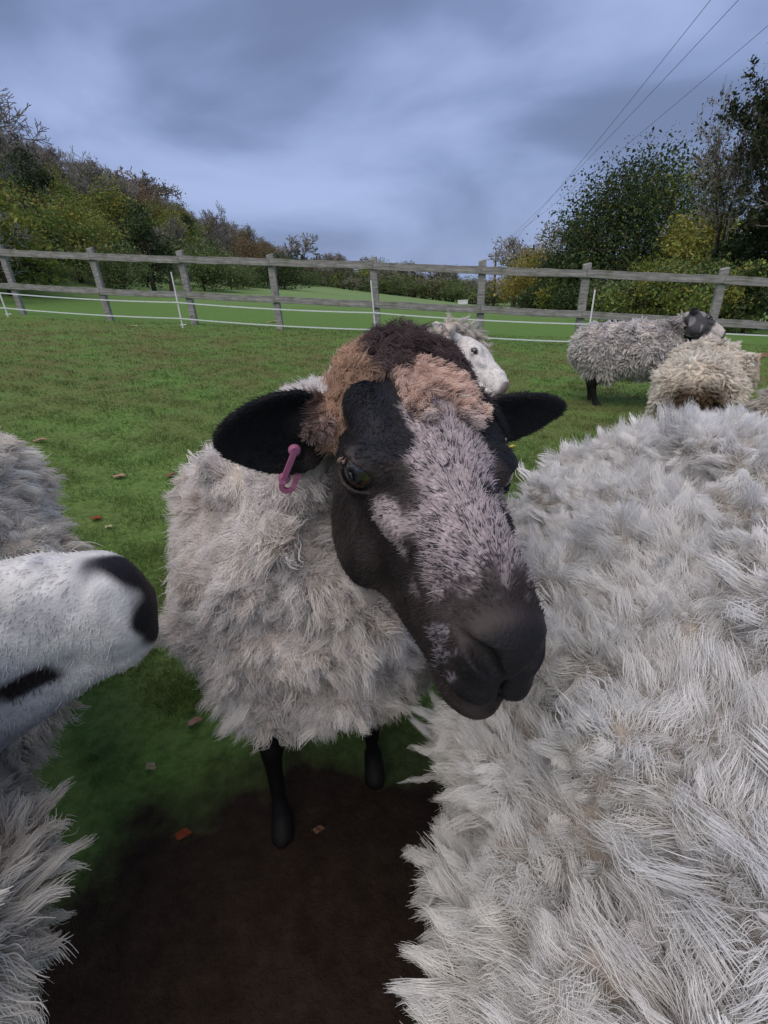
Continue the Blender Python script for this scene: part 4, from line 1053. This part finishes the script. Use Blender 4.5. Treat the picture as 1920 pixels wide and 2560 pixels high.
# --- the flock behind
def face_white(q, rng):
    n = len(q); c = np.tile((.68, .66, .64), (n, 1)); x, y, z = q.T
    for sg in (1, -1): c = lerp(c, (.10, .085, .085), sstep((.010 - np.hypot((x - .112), (z + .033) * 1.5)) / .004) * (np.abs(y) > .03))
    c = lerp(c, (.25, .19, .18), sstep((x - .25) / .015)); return c, np.full(n, .006), np.full(n, .85), np.full(n, .0005)
def face_cream(q, rng):
    n = len(q); c = np.tile((.66, .57, .47), (n, 1)) * (1 + .1 * patchy2.sc(q))[:, None]; x, y, z = q.T
    c = lerp(c, (.30, .19, .12), sstep((np.abs(y) - .085) / .02)); c = lerp(c, (.30, .22, .19), sstep((x - .25) / .015)); return c, np.full(n, .012), np.full(n, .6), np.full(n, .0007)
def face_grey(q, rng):
    n = len(q); x, y, z = q.T; c = np.tile((.075, .072, .078), (n, 1)); v = Field(.06, 44).sc(q)
    c = lerp(c, (.50, .48, .47), sstep((.030 + .010 * v - np.abs(y)) / .01) * (z > -.06) * (x < .15)); c = lerp(c, (.55, .50, .47), sstep((x - .16 + .008 * v) / .02)); c = lerp(c, (.06, .05, .05), sstep((x - .25) / .01)); c = lerp(c, (.30, .29, .29), .7 * sstep((v - .7) / .5) * (x < .1)); return c, np.full(n, .006), np.full(n, .85), np.full(n, .0005)
Xw = CR * .66 - CU * .62 - FW * .42; R_w = axes(Xw, CR * .5 + CU * .75 - FW * .2)
h_w = Head(at_d(1003, 728, 1.44), R_w, .80, ((-.06, .13, -.04), (.9, -.2, -.2), .03), ((-.06, -.13, -.04), (.9, .2, -.2), .03))
fr_w = body_frame(.10, 1.98, -78)
fr_w = (fr_w[0], fr_w[1], .93)
make_sheep('sheep', 'white faced sheep mostly hidden, peering past the tan fronted sheep\'s crown', fr_w, h_w, dict(
    seed=400, leg_col=(.5, .47, .44), face=face_white, wool_col=wcol((.66, .62, .58), .1, seed=12), body_h=.018, head_h=.0045, fleece_h=.016, hair=9000, neck_r=(.17, .10),
    wool=[dict(dens=5000, R=.012, L=.032, M=16, pts=7, rad=.0006, flow_fun=lambda c, n: down * .4, wfun=facing)]))
fr_g = body_frame(2.26, 4.20, -20); fr_g = (fr_g[0], fr_g[1], .90)
Xg = CR * .80 - CU * .42 - FW * .15; R_g = axes(Xg, CU * .9 + CR * .45 - FW * .12)
h_g = Head(at_d(1498, 672, 3.75), R_g, 1.08, ((-.05, .13, -.05), (.9, -.2, -.2), .032), ((-.04, -.13, -.06), (.9, .2, -.2), .032))
wg_a = wcol((.74, .72, .72), .12, damt=.3, seed=14)
def wc_grey(c, n, rng):
    o = wg_a(c, n, rng); d = np.linalg.norm(c - h_g.wld((0, 0, -.05)), axis=1)
    return lerp(o, (.07, .068, .078), .75 * sstep((.30 - d) / .22) * (.6 + .4 * np.sin(d * 60)))
make_sheep('sheep', 'grey shaggy sheep with dark legs and dark patched face, standing side on by the fence', fr_g, h_g, dict(
    seed=500, leg_fat=1.6, step=(-.09, -.03, 0, .04), leg_col=(.012, .011, .012), face=face_grey, wool_col=wc_grey, body_h=.018, head_h=.006, hair=9000, fleece_h=.018, neck=(.36, 0, .62), neck_r=(.17, .09),
    wool=[dict(dens=5200, R=.012, L=.045, M=14, pts=7, rad=.0010, flow_fun=lambda c, n: down * .6, wfun=facing)]))
ctr = at_d(1499, 868, 2.50); dirc = math.radians(56)
fr_c = body_frame(float(ctr[0]) + .50 * math.cos(dirc), float(ctr[1]) + .50 * math.sin(dirc), 56); fr_c = (fr_c[0], fr_c[1], .82)
h_c = Head(at_d(1606, 768, 2.95), axes(CR * .75 + FW * .62 - CU * .18, CU * .95), .95, ((-.03, .13, -.05), (.9, -.2, -.2), .03), ((-.03, -.13, -.05), (.9, .2, -.2), .03))
wcc = wcol((.88, .83, .75), .12, damt=.35, seed=17)
def wc_cream(c, n, rng):
    o = wcc(c, n, rng); q = (c - fr_c[0]) @ fr_c[1] / fr_c[2]
    dirty = sstep((-.40 - q[:, 0]) / .12) * sstep((.72 - q[:, 2]) / .14) * sstep((.15 - np.abs(np.abs(q[:, 1] + .01) - .045)) / .10)
    return lerp(o, (.11, .062, .028), .92 * dirty)
make_sheep('sheep', 'cream sheep seen from behind with a dirty brown stained rump and tail', fr_c, h_c, dict(
    seed=600, leg_col=(.03, .022, .016), face=face_cream, hair=9000, wool_col=wc_cream, tail=1, body_h=.018, head_h=.006, fleece_h=.018, neck_r=(.17, .11),
    wool=[dict(dens=5200, R=.012, L=.045, M=16, pts=7, rad=.0009, flow_fun=lambda c, n: down * .7, wfun=facing)]))
ce = at_d(1790, 985, 2.05)
fr_e = body_frame(float(ce[0]), float(ce[1]), 35); fr_e = (fr_e[0], fr_e[1], .95)
h_e = Head(fr_e[0] + fr_e[1] @ np.array((.64, .0, .66)), axes(fr_e[1] @ np.array((.8, 0, -.6)), fr_e[1] @ np.array((.6, 0, .8))), .95, ((-.03, .13, -.05), (.9, -.2, -.2), .03), ((-.03, -.13, -.05), (.9, .2, -.2), .03))
make_sheep('sheep', 'pale sheep cut off by the right edge of the picture, only its rounded flank showing', fr_e, h_e, dict(
    seed=700, leg_col=(.3, .27, .25), face=face_white, wool_col=wcol((.66, .62, .56), .08, seed=19), body_h=.02, head_h=.007, fleece_h=.018,
    wool=[dict(dens=4500, R=.013, L=.038, M=16, pts=7, rad=.0008, flow_fun=lambda c, n: down * .6, wfun=facing)]))

# ------------------------------------------------------------------ grass, fallen leaves, trough
def build_grass():
    rng = np.random.default_rng(3); n = 210000
    u = rng.random(n); d = .35 * (9.5 / .35) ** (u ** .8)              # closer together near the camera
    a = rng.uniform(-.98, .98, n); x = d * np.tan(a * .80); y = d
    # keep the mud patch with its painted shade bare, thin out the trodden turf
    fa, fb = Field(.9, 61), Field(.22, 62); p = np.stack([x, y, 0 * x], 1); v, w = fa.sc(p), fb.sc(p)
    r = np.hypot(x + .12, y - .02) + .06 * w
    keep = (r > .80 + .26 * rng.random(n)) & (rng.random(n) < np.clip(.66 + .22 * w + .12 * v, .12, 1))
    x, y, d, v, w = x[keep], y[keep], d[keep], v[keep], w[keep]; n = len(x); z = terr(x, y)
    h = (.018 + .011 * rng.random(n) + .006 * np.clip(w, -1, 2)) * (1 + .35 * ((rng.random(n) < .06) & (d > 1.3))); h = np.clip(h, .008, .06)
    az = rng.uniform(0, 6.283, n); ln = rng.uniform(.25, 1.1, n); dr = np.stack([np.cos(az), np.sin(az), 0 * az], 1)
    t = np.linspace(0, 1, 4); P = np.stack([x, y, z - .003], 1)[:, None] + np.array((0, 0, 1.0)) * (h[:, None] * (t - .3 * t * t * ln[:, None]))[..., None] + dr[:, None] * (h[:, None] * ln[:, None] * t ** 1.7)[..., None]
    R = (np.clip(.00055 * d, .0007, .0036) * (1 + .3 * rng.normal(size=n)).clip(.5, 1.6))[:, None] * (1 - .85 * t ** 1.5)[None]
    dry = np.clip(.30 + .22 * v + .25 * rng.normal(size=n) + .10 * np.clip(d - 4, 0, 3), 0, 1)
    c = lerp(np.tile((.100, .195, .044), (n, 1)), (.19, .195, .075), dry) * rng.uniform(.75, 1.25, (n, 1)); st = rng.random(n) < .006; c[st] = (.30, .27, .16)
    o = curves('grass', P, R, M_blade, None, c.clip(.005, .5)); o['kind'] = 'stuff'
build_grass()
def fallen_leaf(xd, yd, ln, col, label, seed, flat=.5):
    rng = np.random.default_rng(seed); d = ray(xd, yd); t = .3
    for _ in range(400):
        p = CAM + d * t
        if p[2] < float(terr(p[0], p[1])) + .012: break
        t += .004 * (1 + t)
    n, m_ = 9, 5; V = []; az = rng.uniform(-.5, .5); ca, sa = math.cos(az), math.sin(az)
    for i in range(n):
        s_ = i / (n - 1); wd = .30 * ln * math.sin(math.pi * min(s_ ** .8, 1)) ** 1.05 * (1 + .06 * (i % 2)) + .0006
        for j in range(m_):
            v = (j / (m_ - 1) - .5) * 2; xx = (s_ - .5) * ln; yy = v * wd; zz = flat * ln * (.35 * v * v * wd / ln * 2 + .5 * (s_ - .4) ** 2) + .003 * math.sin(7 * s_ + 3 * v)
            V.append((p[0] + xx * ca - yy * sa, p[1] + xx * sa + yy * ca, p[2] + zz + .004))
    F = [(i * m_ + j, i * m_ + j + 1, (i + 1) * m_ + j + 1, (i + 1) * m_ + j) for i in range(n - 1) for j in range(m_ - 1)]
    root = empty('fallen_leaf', tuple(p), label, 'leaf', 'fallen leaves on the paddock grass')
    c = np.tile(col, (len(V), 1)) * np.random.default_rng(seed).uniform(.8, 1.15, (len(V), 1))
    o = mesh('blade', V, F, M_dead, root, col=c); sm = o.modifiers.new('thickness', 'SOLIDIFY'); sm.thickness = .0012
    s = MB(); s.tube([(p[0] - ln * .5 * ca, p[1] - ln * .5 * sa, p[2] + .008), (p[0] - ln * .75 * ca, p[1] - ln * .75 * sa, p[2] + .004)], [.0012, .0008], 5); s.build('stalk', M_bark, root)
BR, PK, OR_, PA = (.18, .10, .06), (.34, .21, .15), (.22, .050, .02), (.38, .34, .20)
for i, (xd, yd, ln, c, lab) in enumerate((
    (87, 953, .075, PK, 'pale brown leaf on the grass beyond the left sheep\'s back'), (259, 1031, .070, PK, 'pinkish brown leaf lying alone left of the pink tagged sheep'),
    (370, 1028, .06, BR, 'brown leaf touching the left flank of the pink tagged sheep'), (209, 1122, .05, OR_, 'small red leaf near the black nose of the left sheep'),
    (422, 1562, .036, PK, 'pale leaf under the chest wool of the pink tagged sheep'), (328, 1660, .030, PA, 'pale leaf on the dark ground left of the foreleg'),
    (398, 1806, .032, OR_, 'orange red leaf on the dark mud'), (690, 1795, .022, BR, 'dull brown leaf on the mud between the legs and the shaggy sheep'),
    (286, 708, .16, PA, 'pale leaf by the foot of the fence left of a stake'), (590, 698, .14, PA, 'yellowish leaf beside the base of a fence post'),
    (236, 1140, .035, PA, 'yellow leaf scrap beside the small red leaf'), (1425, 1010, .05, BR, 'brown leaf in front of the grey sheep\'s hind leg'), (1106, 966, .05, (.45, .38, .06), 'bright yellow leaf below the far ear of the pink tagged sheep'))):
    if xd == 1425: continue
    fallen_leaf(xd, yd, ln, c, lab, 80 + i)
def trough():
    p = foot(1001, 92); root = empty('water_trough', tuple(p), 'small white trough at the far end of the meadow', 'trough')
    s = MB(); w, d_, h = 1.7, .7, .62
    s.box(p + (0, 0, h / 2), (1, 0, 0), (0, 1, 0), (0, 0, 1), (w, d_, h)); b = s.build('basin', M_white, root)
    bv = b.modifiers.new('bevel', 'BEVEL'); bv.width = .06; bv.segments = 2
    s = MB(); s.box(p + (0, 0, h + .03), (1, 0, 0), (0, 1, 0), (0, 0, 1), (w + .12, d_ + .12, .06)); s.build('rim', M_white, root)
trough()
